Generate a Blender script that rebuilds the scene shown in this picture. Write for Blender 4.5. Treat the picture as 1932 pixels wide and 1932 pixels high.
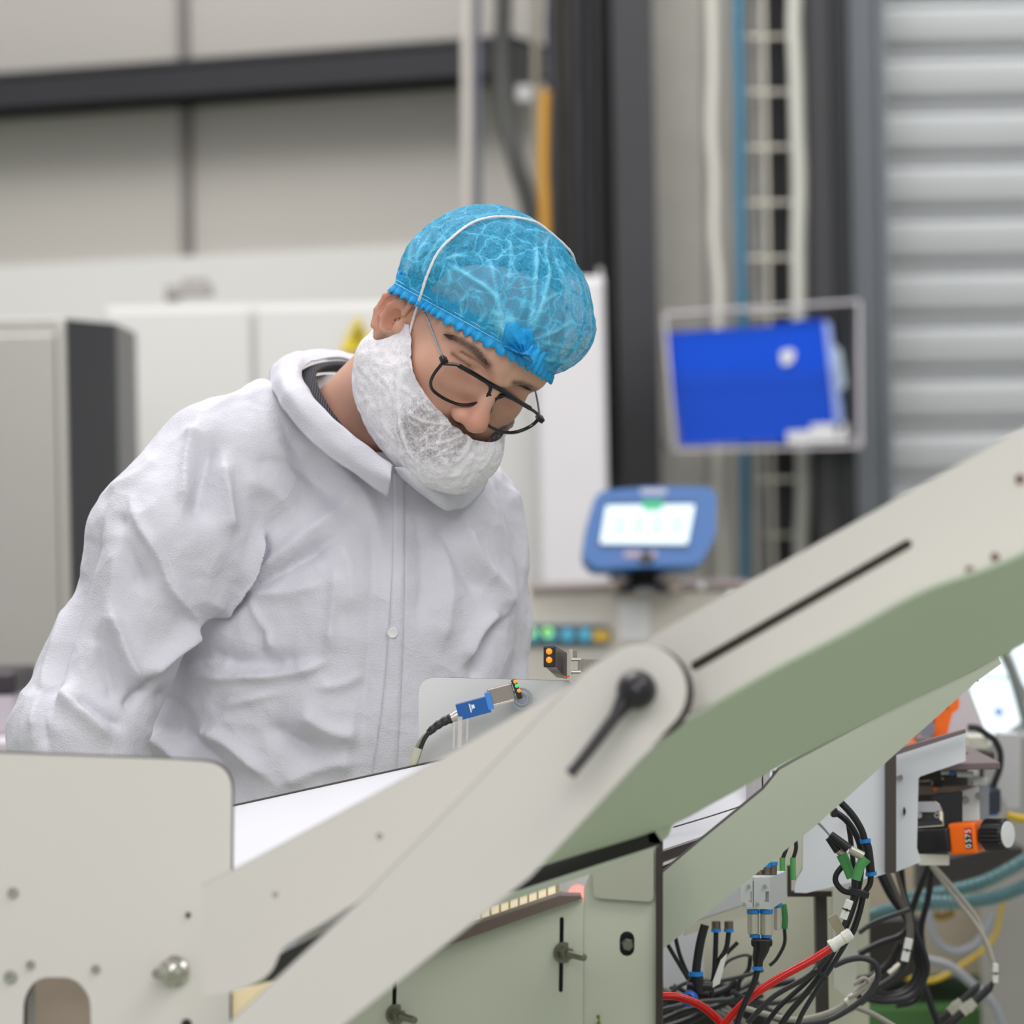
import bpy, bmesh, math, random
import numpy as np
from mathutils import Vector, Matrix, noise
random.seed(7)
for o in list(bpy.data.objects): bpy.data.objects.remove(o)
SC = bpy.context.scene
COL = SC.collection
# ---------------------------------------------------------------- camera, sky, lights, exposure
FPX = 85/24*1932
ROLL = math.radians(1.1)
CAM = Vector((0, 0, 1.35))
RT = Vector((math.cos(ROLL), 0, -math.sin(ROLL)))
UP = Vector((math.sin(ROLL), 0, math.cos(ROLL)))
FW = Vector((0, 1, 0))
cd = bpy.data.cameras.new('camera'); cam = bpy.data.objects.new('camera', cd); COL.objects.link(cam)
cd.sensor_width = 24; cd.sensor_height = 24; cd.sensor_fit = 'AUTO'; cd.lens = 85
cd.clip_start = .05; cd.clip_end = 60
cd.dof.use_dof = True; cd.dof.focus_distance = 3.57; cd.dof.aperture_fstop = 3.2
cam.matrix_world = Matrix(((RT.x, UP.x, 0, CAM.x), (0, 0, -1, CAM.y), (RT.z, UP.z, 0, CAM.z), (0, 0, 0, 1)))
SC.camera = cam
w = bpy.data.worlds.new('sky'); SC.world = w; w.use_nodes = True
w.node_tree.nodes['Background'].inputs[0].default_value = (.95, .97, 1, 1)
w.node_tree.nodes['Background'].inputs[1].default_value = .48
def area(name, loc, target, sx, sy, power, col=(1, 1, 1)):
    l = bpy.data.lights.new(name, 'AREA'); l.shape = 'RECTANGLE'; l.size = sx; l.size_y = sy; l.energy = power; l.color = col
    o = bpy.data.objects.new(name, l); COL.objects.link(o); o.location = loc
    o.rotation_euler = (Vector(target)-Vector(loc)).to_track_quat('-Z', 'Y').to_euler(); return o
area('hall_and_fill_light', (-1.5, 5.0, 5.5), (-.2, 4.2, 1.0), 4, 3, 165, (1, .99, .97))
area('hall_and_fill_light', (2.2, 1.0, 5.0), (.2, 3.5, 1.0), 3, 2, 85, (1, .98, .95))
area('hall_and_fill_light', (-.6, -1.6, 3.4), (0, 3.0, 1.1), 3.2, 2.0, 92, (1, .985, .97))  # unseen fill lamp, added behind the camera to brighten the machine plates
area('hall_and_fill_light', (0, 5.6, 5.2), (0, 9.0, 1.2), 7, 1.2, 165, (1, .99, .97))  # unseen lamp added to brighten the back of the hall
vs = SC.view_settings; vs.view_transform = 'Standard'; vs.look = 'None'; vs.gamma = 1; vs.use_curve_mapping = False; vs.exposure = 0.0
# ---------------------------------------------------------------- helpers
def P(x, y, d): return CAM + FW*d + RT*((x-966)/FPX*d) + UP*(-(y-966)/FPX*d)
def ray(x, y): return FW + RT*((x-966)/FPX) - UP*((y-966)/FPX)
def on(x, y, p0, n):
    r = ray(x, y); return CAM + r*((p0-CAM).dot(n)/r.dot(n))
def px(d): return d/FPX                     # metres per pixel at a depth
def srgb(c): return tuple(((v/255)/12.92 if v/255 <= .04045 else ((v/255+.055)/1.055)**2.4) for v in c)+(1,)
MATS = {}
def M(name, c, rough=.5, metal=0, bump=0, bscale=200, var=0, vscale=8, trans=0, alpha=1, emit=0, spec=.5, sheen=0):
    if name in MATS: return MATS[name]
    m = bpy.data.materials.new(name); m.use_nodes = True; MATS[name] = m
    nt = m.node_tree; b = nt.nodes['Principled BSDF']; c = srgb(c)
    b.inputs['Base Color'].default_value = c; b.inputs['Roughness'].default_value = rough
    b.inputs['Metallic'].default_value = metal; b.inputs['Alpha'].default_value = alpha
    b.inputs['Transmission Weight'].default_value = trans; b.inputs['Specular IOR Level'].default_value = spec
    if sheen: b.inputs['Sheen Weight'].default_value = sheen
    if emit: b.inputs['Emission Color'].default_value = c; b.inputs['Emission Strength'].default_value = emit
    tc = nt.nodes.new('ShaderNodeTexCoord')
    n = nt.nodes.new('ShaderNodeTexNoise'); n.inputs['Scale'].default_value = vscale; n.inputs['Detail'].default_value = 4
    nt.links.new(tc.outputs['Object'], n.inputs['Vector'])
    v = var if var else .03
    mx = nt.nodes.new('ShaderNodeMix'); mx.data_type = 'RGBA'
    mx.inputs['A'].default_value = tuple(max(0, k*(1-v)) for k in c[:3])+(1,); mx.inputs['B'].default_value = tuple(min(1, k*(1+v)) for k in c[:3])+(1,)
    nt.links.new(n.outputs['Fac'], mx.inputs['Factor']); nt.links.new(mx.outputs['Result'], b.inputs['Base Color'])
    if bump:
        n2 = nt.nodes.new('ShaderNodeTexNoise'); n2.inputs['Scale'].default_value = bscale; n2.inputs['Detail'].default_value = 3
        nt.links.new(tc.outputs['Object'], n2.inputs['Vector'])
        bp = nt.nodes.new('ShaderNodeBump'); bp.inputs['Strength'].default_value = bump; bp.inputs['Distance'].default_value = .002
        nt.links.new(n2.outputs['Fac'], bp.inputs['Height']); nt.links.new(bp.outputs['Normal'], b.inputs['Normal'])
    return m
def tag(o, label=None, cat=None, group=None, kind=None):
    if label: o['label'] = label
    if cat: o['category'] = cat
    if group: o['group'] = group
    if kind: o['kind'] = kind
    return o
WL = {}
def thing(name, loc, label, cat, group=None):
    o = bpy.data.objects.new(name, None); COL.objects.link(o); o.location = loc; o.empty_display_size = .05
    WL[o.name] = Vector(loc); return tag(o, label, cat, group)
def mk(name, vs_, fs, mats, parent=None, smooth=False, fm=None):
    V = [Vector(v) for v in vs_]
    if parent is not None: org = WL[parent.name]
    else:
        xs = [v.x for v in V]; ys = [v.y for v in V]; zs = [v.z for v in V]
        org = Vector(((min(xs)+max(xs))/2, (min(ys)+max(ys))/2, min(zs)))
    me = bpy.data.meshes.new(name); me.from_pydata([tuple(v-org) for v in V], [], [tuple(int(i) for i in f) for f in fs]); me.update()
    for m in (mats if isinstance(mats, (list, tuple)) else [mats]): me.materials.append(m)
    if fm is not None: me.polygons.foreach_set('material_index', [int(i) for i in fm])
    if smooth: me.polygons.foreach_set('use_smooth', [True]*len(me.polygons))
    o = bpy.data.objects.new(name, me); COL.objects.link(o)
    if parent is not None: o.parent = parent; WL[o.name] = org
    else: o.location = org; WL[o.name] = org
    return o
class G:
    """collects shapes that belong to ONE part"""
    def __init__(s): s.v = []; s.f = []; s.m = []; s.sm = False
    def add(s, v, f, m=0):
        n = len(s.v); s.v += [Vector(a) for a in v]; s.f += [tuple(i+n for i in q) for q in f]; s.m += [m]*len(f); return s
    def box(s, a, b, m=0, bev=0):
        a = Vector(a); b = Vector(b); x0, y0, z0 = (min(a[i], b[i]) for i in range(3)); x1, y1, z1 = (max(a[i], b[i]) for i in range(3))
        bm = bmesh.new(); bmesh.ops.create_cube(bm, size=1)
        for v in bm.verts: v.co = Vector(((x0+x1)/2+v.co.x*(x1-x0), (y0+y1)/2+v.co.y*(y1-y0), (z0+z1)/2+v.co.z*(z1-z0)))
        if bev: bmesh.ops.bevel(bm, geom=bm.edges[:], offset=bev, segments=3, affect='EDGES', profile=.6)
        return s.bm(bm, m)
    def obox(s, c, ax, ay, az, m=0, bev=0):
        """box at c with half-axis vectors"""
        bm = bmesh.new(); bmesh.ops.create_cube(bm, size=2)
        la, lb, lc = ax.length, ay.length, az.length
        for v in bm.verts: v.co = Vector((v.co.x*la, v.co.y*lb, v.co.z*lc))
        if bev: bmesh.ops.bevel(bm, geom=bm.edges[:], offset=bev, segments=3, affect='EDGES', profile=.6)
        X, Y, Z = ax.normalized(), ay.normalized(), az.normalized()
        for v in bm.verts: v.co = c+X*v.co.x+Y*v.co.y+Z*v.co.z
        return s.bm(bm, m)
    def bm(s, bm, m=0):
        bm.verts.index_update(); s.add([v.co.copy() for v in bm.verts], [[v.index for v in f.verts] for f in bm.faces], m); bm.free(); return s
    def cyl(s, a, b, r, m=0, seg=24, r2=None, bev=0):
        a = Vector(a); b = Vector(b); r2 = r if r2 is None else r2
        L = (b-a).length
        pr = [(0, 0), (r-bev, 0), (r, bev), (r2, L-bev), (r2-bev, L), (0, L)] if bev else [(0, 0), (r, 0), (r2, L), (0, L)]
        return s.lathe(a, (b-a).normalized(), pr, m, seg)
    def lathe(s, a, ax, prof, m=0, seg=24):
        a = Vector(a); ax = Vector(ax).normalized(); t = ax.orthogonal().normalized(); u = ax.cross(t)
        v = []; f = []
        for r, h in prof:
            for k in range(seg):
                an = 2*math.pi*k/seg; v.append(a+ax*h+(t*math.cos(an)+u*math.sin(an))*max(r, 1e-5))
        for i in range(len(prof)-1):
            for k in range(seg):
                k2 = (k+1) % seg; f.append((i*seg+k, i*seg+k2, (i+1)*seg+k2, (i+1)*seg+k))
        return s.add(v, f, m)
    def tube(s, pts, r, m=0, seg=12, n=12, rf=None, raw=False):
        pts = [Vector(p) for p in pts]
        C = pts if raw else spline(pts, n)
        v = []; f = []; N = len(C); t0 = (C[1]-C[0]).normalized(); nn = t0.orthogonal().normalized()
        for i, c in enumerate(C):
            t = (C[min(i+1, N-1)]-C[max(i-1, 0)]).normalized(); nn = (nn-t*nn.dot(t)).normalized(); b = t.cross(nn)
            rr = (rf(i/(N-1)) if rf else 1)*r
            for k in range(seg):
                an = 2*math.pi*k/seg; v.append(c+(nn*math.cos(an)+b*math.sin(an))*rr)
        for i in range(N-1):
            for k in range(seg):
                k2 = (k+1) % seg; f.append((i*seg+k, i*seg+k2, (i+1)*seg+k2, (i+1)*seg+k))
        f.append(tuple(range(seg-1, -1, -1))); f.append(tuple((N-1)*seg+k for k in range(seg)))
        return s.add(v, f, m)
    def ball(s, c, r, m=0, seg=20, sc=(1, 1, 1)):
        bm = bmesh.new(); bmesh.ops.create_uvsphere(bm, u_segments=seg, v_segments=seg//2+2, radius=1)
        for v in bm.verts: v.co = Vector(c)+Vector((v.co.x*r*sc[0], v.co.y*r*sc[1], v.co.z*r*sc[2]))
        return s.bm(bm, m)
    def build(s, name, mats, parent=None, smooth=False):
        o = mk(name, s.v, s.f, mats, parent, False, s.m)
        if smooth: autosmooth(o)
        return o
def autosmooth(o, deg=38):
    me = o.data; bm = bmesh.new(); bm.from_mesh(me)
    for f in bm.faces: f.smooth = True
    for e in bm.edges:
        if len(e.link_faces) == 2 and e.calc_face_angle(0) > math.radians(deg): e.smooth = False
    bm.to_mesh(me); bm.free()
def spline(pts, n=12):
    if len(pts) == 2: return [pts[0].lerp(pts[1], i/n) for i in range(n+1)]
    Q = [pts[0]*2-pts[1]]+pts+[pts[-1]*2-pts[-2]]; out = []
    for i in range(1, len(Q)-2):
        p0, p1, p2, p3 = Q[i-1:i+3]
        for k in range(n):
            t = k/n; out.append(.5*((2*p1)+(p2-p0)*t+(2*p0-5*p1+4*p2-p3)*t*t+(3*p1-p0-3*p2+p3)*t**3))
    out.append(pts[-1]); return out
def fil(pts, n=6):
    """pixel outline; a point (x, y, r) is rounded with radius r"""
    out = []; N = len(pts)
    for i, p in enumerate(pts):
        if len(p) < 3: out.append((p[0], p[1])); continue
        a = Vector(pts[i-1][:2]); b = Vector(p[:2]); c = Vector(pts[(i+1) % N][:2]); r = p[2]
        u = (a-b).normalized(); w_ = (c-b).normalized(); r = min(r, (a-b).length*.49, (c-b).length*.49)
        for k in range(n+1):
            t = k/n; q = (b+u*r)*(1-t)**2+b*2*t*(1-t)+(b+w_*r)*t*t; out.append((q.x, q.y))
    return out
def circ(x, y, r, n=20, ry=None):
    ry = ry or r; return [(x+r*math.cos(2*math.pi*k/n), y+ry*math.sin(2*math.pi*k/n)) for k in range(n)]
def slot(x0, y0, x1, y1, r, n=6):
    a = math.atan2(y1-y0, x1-x0); o = []
    for k in range(n+1): t = a+math.pi/2+math.pi*k/n; o.append((x0+r*math.cos(t), y0+r*math.sin(t)))
    for k in range(n+1): t = a-math.pi/2+math.pi*k/n; o.append((x1+r*math.cos(t), y1+r*math.sin(t)))
    return o
def board(name, pts, d, th, mats, parent=None, nrm=None, holes=(), p0=None, label=None):
    """a sheet of real thickness: its near face lies in the plane through p0 (depth d) with normal nrm; mats = [face, edge]"""
    n = (nrm or Vector((0, -1, 0))).normalized()
    if n.dot(FW) > 0: n = -n
    p0 = p0 or P(966, 966, d)
    X = n.orthogonal().normalized() if abs(n.z) > .95 else Vector((0, 0, 1)).cross(n).normalized()
    Y = n.cross(X).normalized()
    cu = bpy.data.curves.new('c', 'CURVE'); cu.dimensions = '2D'; cu.fill_mode = 'BOTH'; cu.extrude = th/2
    for loop in [fil(pts)]+[fil(h) for h in holes]:
        sp = cu.splines.new('POLY'); sp.points.add(len(loop)-1); sp.use_cyclic_u = True
        for k, q in enumerate(loop):
            v = on(q[0], q[1], p0, n)-p0; sp.points[k].co = (v.dot(X), v.dot(Y), 0, 1)
    co = bpy.data.objects.new('c', cu); COL.objects.link(co)
    dg = bpy.context.evaluated_depsgraph_get(); me = bpy.data.meshes.new_from_object(co.evaluated_get(dg))
    bm = bmesh.new(); bm.from_mesh(me); bmesh.ops.remove_doubles(bm, verts=bm.verts[:], dist=1e-6)
    bm.verts.index_update(); bm.normal_update()
    vs_ = [p0+X*v.co.x+Y*v.co.y+n*(v.co.z-th/2) for v in bm.verts]
    fs = [[v.index for v in f.verts] for f in bm.faces]; fm = [0 if abs(f.normal.z) > .5 else 1 for f in bm.faces]
    bm.free(); bpy.data.objects.remove(co); bpy.data.curves.remove(cu); bpy.data.meshes.remove(me)
    mats = mats if isinstance(mats, (list, tuple)) else [mats, mats]
    o = mk(name, vs_, fs, mats, parent, False, fm)
    if label: o['label'] = label
    return o
def text(name, s, c, right, up, h, mat, parent, ext=.0004):
    cu = bpy.data.curves.new('t', 'FONT'); cu.body = s; cu.size = h; cu.align_x = 'CENTER'; cu.align_y = 'CENTER'; cu.extrude = ext
    co = bpy.data.objects.new('t', cu); COL.objects.link(co); dg = bpy.context.evaluated_depsgraph_get()
    me = bpy.data.meshes.new_from_object(co.evaluated_get(dg)); R_ = right.normalized(); U_ = up.normalized(); N_ = R_.cross(U_)
    vs_ = [c+R_*v.co.x+U_*v.co.y+N_*v.co.z for v in me.vertices]; fs = [list(p.vertices) for p in me.polygons]
    bpy.data.objects.remove(co); bpy.data.curves.remove(cu); bpy.data.meshes.remove(me)
    return mk(name, vs_, fs, mat, parent)
# ---------------------------------------------------------------- materials
laminate = M('laminate', (217, 212, 207), .42, 0, .06, 900, .02, 5)
laminate2 = M('laminate_cool', (214, 214, 214), .42, 0, .05, 900, .02, 5)
core = M('laminate_core', (52, 42, 38), .55)
steel = M('stainless', (178, 172, 166), .3, .9, .05, 300, .08, 30)
chrome = M('zinc_bolt', (190, 188, 180), .22, 1)
zinc = M('galvanised', (176, 176, 170), .42, .6, .1, 60, .15, 12)
blackp = M('black_plastic', (24, 23, 26), .35, 0, .05, 400)
blackc = M('black_cable', (22, 22, 24), .38)
blackm = M('black_metal', (40, 39, 40), .4)
darksteel = M('anthracite_paint', (44, 43, 47), .5, 0, .1, 60, .12, 6)
whitep = M('white_plastic', (222, 222, 222), .4)
creamp = M('cream_plastic', (205, 203, 190), .45)
greyc = M('grey_cable', (150, 152, 160), .45)
clearc = M('clear_tube', (188, 188, 172), .25)
redc = M('red_hose', (205, 22, 14), .16)
bluec = M('blue_collar', (22, 128, 210), .35)
greenp = M('green_sleeve', (84, 158, 92), .5)
orange = M('orange_plastic', (255, 112, 14), .35)
yellowc = M('yellow_cable', (205, 170, 30), .45)
# ================================================================ PERSON
def snet(f, lo, hi, h):
    """smooth surface of f = 0 (surface nets)"""
    ax = [np.arange(lo[i], hi[i]+h, h, dtype=np.float32) for i in range(3)]
    X, Y, Z = ax[0][:, None, None], ax[1][None, :, None], ax[2][None, None, :]
    F = np.broadcast_to(f(X, Y, Z), (len(ax[0]), len(ax[1]), len(ax[2]))).astype(np.float32)
    S = F < 0; nx, ny, nz = F.shape
    c = S[:-1, :-1, :-1].astype(np.int8)*0
    for i in (0, 1):
        for j in (0, 1):
            for k in (0, 1): c = c+S[i:nx-1+i, j:ny-1+j, k:nz-1+k]
    act = (c > 0) & (c < 8); idx = -np.ones(act.shape, np.int64); cells = np.argwhere(act); idx[act] = np.arange(len(cells))
    acc = np.zeros((len(cells), 3)); cnt = np.zeros(len(cells)); I, J, K = cells.T
    cr = [(a, b) for a in np.ndindex(2, 2, 2) for b in np.ndindex(2, 2, 2) if sum(b)-sum(a) == 1 and all(y >= x for x, y in zip(a, b))]
    for a, b in cr:
        fa = F[I+a[0], J+a[1], K+a[2]]; fb = F[I+b[0], J+b[1], K+b[2]]; m = (fa < 0) != (fb < 0)
        t = np.where(m, fa/np.where(m, fa-fb, 1), 0)
        for q in range(3): acc[:, q] += np.where(m, a[q]+t*(b[q]-a[q]), 0)
        cnt += m
    V = (cells+acc/cnt[:, None])*h+np.array([a[0] for a in ax]); Fs = []
    for d in range(3):
        e1, e2 = (d+1) % 3, (d+2) % 3
        sl = [slice(None)]*3; sl[d] = slice(0, -1); A = S[tuple(sl)]; sl[d] = slice(1, None); B = S[tuple(sl)]
        E = np.argwhere(A != B); E = E[(E[:, e1] > 0) & (E[:, e2] > 0) & (E[:, e1] < F.shape[e1]-1) & (E[:, e2] < F.shape[e2]-1)]
        q = []
        for s1, s2 in ((-1, -1), (0, -1), (0, 0), (-1, 0)):
            p = E.copy(); p[:, e1] += s1; p[:, e2] += s2; q.append(idx[p[:, 0], p[:, 1], p[:, 2]])
        q = np.stack(q, 1); fl = A[E[:, 0], E[:, 1], E[:, 2]]; q[~fl] = q[~fl][:, ::-1]; Fs.append(q)
    return V, np.concatenate(Fs)
def smin(a, b, k):
    h = np.maximum(k-np.abs(a-b), 0)/k; return np.minimum(a, b)-h*h*k*.25
def smax(a, b, k): return -smin(-a, -b, k)
def ell(X, Y, Z, c, r):
    x, y, z = (X-c[0]), (Y-c[1]), (Z-c[2]); k0 = np.sqrt((x/r[0])**2+(y/r[1])**2+(z/r[2])**2); k1 = np.sqrt((x/r[0]**2)**2+(y/r[1]**2)**2+(z/r[2]**2)**2)
    return k0*(k0-1)/np.maximum(k1, 1e-6)
def cap(X, Y, Z, a, b, ra, rb=None):
    rb = ra if rb is None else rb; d = [b[i]-a[i] for i in range(3)]; L = sum(q*q for q in d)+1e-9
    t = np.clip(((X-a[0])*d[0]+(Y-a[1])*d[1]+(Z-a[2])*d[2])/L, 0, 1)
    return np.sqrt((X-a[0]-t*d[0])**2+(Y-a[1]-t*d[1])**2+(Z-a[2]-t*d[2])**2)-(ra+(rb-ra)*t)
# head pose: local axes x = his left, y = where he faces, z = crown
hx = Vector((.72600737, -.38052661, -.57281131)); hf = Vector((.25765103, -.62176824, .73960814)); hz = Vector((.63759646, .68454639, .35336525))
cw = lambda v: RT*v.x+UP*v.y-FW*v.z
HX, HF, HZ = cw(hx), cw(hf), cw(hz)
H0 = P(860.4, 653.3, 3.683)
HS = 1.0
def H(x, y, z): return H0+HX*x+HF*y+HZ*z
def Hi(v): v = v-H0; return Vector((v.dot(HX), v.dot(HF), v.dot(HZ)))
def skull(X, Y, Z):
    a = ell(X, Y, Z, (0, -.008, .042), (.0745, .098, .086))
    a = smin(a, ell(X, Y, Z, (0, .028, .055), (.063, .070, .052)), .03)
    return a
def headsdf(X, Y, Z, neck=True):
    AX = np.abs(X)
    a = skull(X, Y, Z)
    a = smin(a, ell(X, Y, Z, (0, .030, -.022), (.060, .060, .078)), .035)
    a = smin(a, cap(AX, Y, Z, (.049, .002, -.058), (.018, .066, -.084), .017, .017), .03)
    a = smin(a, ell(X, Y, Z, (0, .070, -.084), (.024, .019, .019)), .02)
    a = smin(a, ell(AX, Y, Z, (.040, .062, -.006), (.024, .022, .022)), .022)
    a = smin(a, cap(AX, Y, Z, (.046, .074, .043), (.010, .087, .042), .009, .011), .016)
    a = smin(a, ell(AX, Y, Z, (.026, .078, -.045), (.022, .016, .022)), .02)
    # eye sockets, lids
    a = smax(a, -ell(AX, Y, Z, (.032, .101, .024), (.019, .019, .0125)), .014)
    a = smin(a, ell(AX, Y, Z, (.033, .0735, .024), (.0145, .0128, .0125)), .004)
    a = smax(a, -cap(AX, Y, Z, (.020, .0885, .0345), (.046, .0800, .0335), .0018), .003)
    # nose
    a = smin(a, cap(X, Y, Z, (0, .088, .030), (0, .108, -.004), .0070, .0085), .014)
    a = smin(a, ell(X, Y, Z, (0, .112, -.0125), (.0125, .0125, .0115)), .010)
    a = smin(a, ell(AX, Y, Z, (.0135, .101, -.018), (.0085, .0105, .0085)), .007)
    a = smin(a, cap(X, Y, Z, (0, .112, -.019), (0, .096, -.026), .0045, .004), .005)
    a = smax(a, -ell(AX, Y, Z, (.0068, .104, -.027), (.0042, .0062, .0052)), .003)
    # lips
    a = smin(a, cap(AX, Y, Z, (0, .094, -.043), (.022, .086, -.048), .0055, .003), .006)
    a = smin(a, cap(AX, Y, Z, (0, .093, -.053), (.020, .086, -.050), .0060, .003), .006)
    a = smax(a, -cap(AX, Y, Z, (0, .1005, -.0483), (.024, .091, -.049), .0012), .003)
    if not neck: return a
    a = smin(a, cap(X, Y, Z, (0, -.028, -.02), NB1, .052, .054), .03)
    return a
def ear(X, Y, Z, s):
    # ear plane leans out backwards; local ear axes
    o = (s*.0725, -.002, -.008); n = np.array((s*.92, .36, .08)); n = n/np.linalg.norm(n)
    b = np.array((-s*.38, .88, .22)); b = b-n*b.dot(n); b /= np.linalg.norm(b); t = np.cross(n, b)*(1 if s > 0 else -1)
    if t[2] < 0: t = -t
    x, y, z = (X-o[0])/.94, (Y-o[1])/.94, (Z-o[2])/.94; N = x*n[0]+y*n[1]+z*n[2]; B = x*b[0]+y*b[1]+z*b[2]; T = x*t[0]+y*t[1]+z*t[2]
    N = N-.003-.10*(-B)
    a = ell(B, T, N, (-.004, .005, .004), (.0175, .031, .0065))
    a = smin(a, ell(B, T, N, (.0, -.022, .003), (.010, .012, .0055)), .008)
    # helix rim
    pts = [(.010, .012), (.011, .026), (.002, .035), (-.012, .031), (-.0205, .016), (-.020, -.002), (-.013, -.018)]
    for p, q in zip(pts[:-1], pts[1:]): a = smin(a, cap(B, T, N, (p[0], p[1], .0105), (q[0], q[1], .0105), .0030), .0025)
    ah = [(-.004, .022), (-.011, .010), (-.011, -.004), (-.004, -.014)]
    for p, q in zip(ah[:-1], ah[1:]): a = smin(a, cap(B, T, N, (p[0], p[1], .0098), (q[0], q[1], .0098), .0024), .003)
    a = smax(a, -ell(B, T, N, (.001, .0, .013), (.0090, .0140, .0140)), .003)
    a = smin(a, ell(B, T, N, (.011, -.003, .007), (.005, .007, .004)), .004)
    return a*.94
NB = P(640, 835, 3.83)          # base of the neck
NB1 = tuple(Hi(NB))
def headall(X, Y, Z):
    a = headsdf(X, Y, Z)
    a = smin(a, ear(X, Y, Z, -1), .006); return smin(a, ear(X, Y, Z, 1), .006)
V, F = snet(headall, (-.12, -.135, -.235), (.12, .135, .14), .0017)
V = V[:, :]; ok = None
# skin colours that the skin itself has
x, y, z = V.T; ax_ = np.abs(x)
g = lambda c, r: np.exp(-(((ax_-c[0])**2+(y-c[1])**2+(z-c[2])**2)/r**2))
base = np.array((.66, .375, .275)); cols = np.tile(base, (len(V), 1))
red = .75*g((0, .115, -.014), .020)+.35*g((.045, .07, -.01), .03)+.7*g((.088, -.018, 0), .032)+.25*g((.034, .085, .014), .014)
cols = cols*(1-red[:, None])+np.array((.60, .235, .165))*red[:, None]
lipm = np.clip(1.6*np.exp(-((z+.0485)/.007)**2-(ax_/.021)**4)*(y > .084), 0, 1)
cols = cols*(1-lipm[:, None])+np.array((.40, .12, .10))*lipm[:, None]
def beardmask(x, y, z):
    ax_ = np.abs(x)
    b = np.clip((-.012-z+.38*(y-.03)*(y < .055)*0-.9*np.maximum(y-.062, 0)*0)/.012, 0, 1)
    chk = np.clip((.062-ax_*0-.0-y)/.012, 0, 1); low = np.clip((-.028-z)/.010, 0, 1)
    m = np.maximum(b*chk*np.clip((y-.002)/.008, 0, 1), low*np.clip((y-.0)/.01, 0, 1))
    must = np.clip(1.5*np.exp(-((z+.0345)/.006)**2-(ax_/.026)**4)*(y > .08), 0, 1)
    m = np.maximum(m, must)*(z > -.115-.0*y)
    return m*(1-np.clip(1.4*np.exp(-((z+.0485)/.0055)**2-(ax_/.020)**4), 0, 1))
bmk = beardmask(x, y, z)*.66; cols = cols*(1-bmk[:, None])+np.array((.075, .045, .032))*bmk[:, None]
hm = np.clip((z-.05+.55*(y-.04)-.0)/.012, 0, 1)*np.clip((.075-y+.0)/.02, 0, 1)
HV = np.array([list(H(*v)) for v in V])
def topx(V):
    D = V-np.array(CAM); d = D[:, 1]; return 966+FPX*(D@np.array(RT))/d, 966-FPX*(D@np.array(UP))/d
def pdist(U, W, L):
    b = np.full(U.shape, 1e9)
    for (x0, y0), (x1, y1) in zip(L[:-1], L[1:]):
        dx, dy = x1-x0, y1-y0; t = np.clip(((U-x0)*dx+(W-y0)*dy)/(dx*dx+dy*dy), 0, 1); b = np.minimum(b, np.hypot(U-x0-t*dx, W-y0-t*dy))
    return b
U_, W_ = topx(HV); fr0 = (y > .03)
bt = np.maximum(np.exp(-(pdist(U_, W_, [(921, 689), (898, 662), (868, 643), (845, 634)])/8)**2)*.85, np.exp(-(pdist(U_, W_, [(970, 722), (985, 724), (1003, 733), (1016, 741)])/6)**2)*.72)
bt = np.maximum(bt, np.exp(-(pdist(U_, W_, [(853, 667), (865, 676), (886, 690)])/3.5)**2)*.75); bt = np.maximum(bt, np.exp(-(pdist(U_, W_, [(948, 733), (962, 742), (975, 752)])/4)**2)*.75)
bt = (bt*fr0)[:, None]; cols = cols*(1-bt)+np.array((.09, .05, .035))*bt; headV, headF, headC = HV, F, cols
S = lambda X, Y, D: tuple(P(X, Y, D))
shR, elR, wrR = S(425, 900, 3.73), S(170, 1330, 3.69), S(175, 1640, 3.62)
shL, elL, wrL = S(905, 985, 3.93), S(925, 1380, 3.88), S(895, 1700, 3.80)
hip = P(575, 1720, 3.88)
def bodysdf(X, Y, Z):
    a = cap(X, Y, Z, tuple(NB), S(620, 930, 3.86), .050, .075)
    a = smin(a, cap(X, Y, Z, S(470, 920, 3.77), S(850, 1000, 3.93), .050), .06)
    a = smin(a, ell(X, Y, Z, S(655, 1090, 3.84), (.145, .098, .155)), .06)
    a = smin(a, ell(X, Y, Z, S(600, 1430, 3.86), (.150, .105, .19)), .06)
    a = smin(a, cap(X, Y, Z, shR, elR, .048, .038), .03); a = smin(a, cap(X, Y, Z, elR, wrR, .038, .026), .02)
    a = smin(a, cap(X, Y, Z, shL, elL, .046, .038), .03); a = smin(a, cap(X, Y, Z, elL, wrL, .038, .026), .02)
    for s, wr in ((-1, wrR), (1, wrL)):
        wx, wy, wz = wr
        a = smin(a, ell(X, Y, Z, (wx+.004*s, wy-.006, wz-.055), (.018, .040, .048)), .02)
        for k, (dy, ln) in enumerate(((-.030, .070), (-.011, .080), (.009, .074), (.027, .058))):
            p0 = (wx+.003*s, wy-.006+dy, wz-.088); p1 = (wx-.004*s, wy-.010+dy*1.1, wz-.088-ln*.5); p2 = (wx-.022*s, wy-.012+dy*1.05, wz-.086-ln*.88)
            a = smin(a, cap(X, Y, Z, p0, p1, .0088, .0082), .006); a = np.minimum(a, cap(X, Y, Z, p1, p2, .0080, .0066))
        t0 = (wx-.004*s, wy-.034, wz-.030); t1 = (wx-.014*s, wy-.062, wz-.060); t2 = (wx-.022*s, wy-.066, wz-.092)
        a = smin(a, cap(X, Y, Z, t0, t1, .012, .0098), .01); a = smin(a, cap(X, Y, Z, t1, t2, .0098, .0078), .004)
    for s in (-1, 1):
        hj = (hip.x+s*.085, hip.y+.01*s, hip.z); kn = (hip.x+s*.10, hip.y-.02, .50); an = (hip.x+s*.11, hip.y+.02, .10)
        a = smin(a, cap(X, Y, Z, hj, kn, .082, .055), .04); a = smin(a, cap(X, Y, Z, kn, an, .052, .038), .02)
    return a
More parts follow.
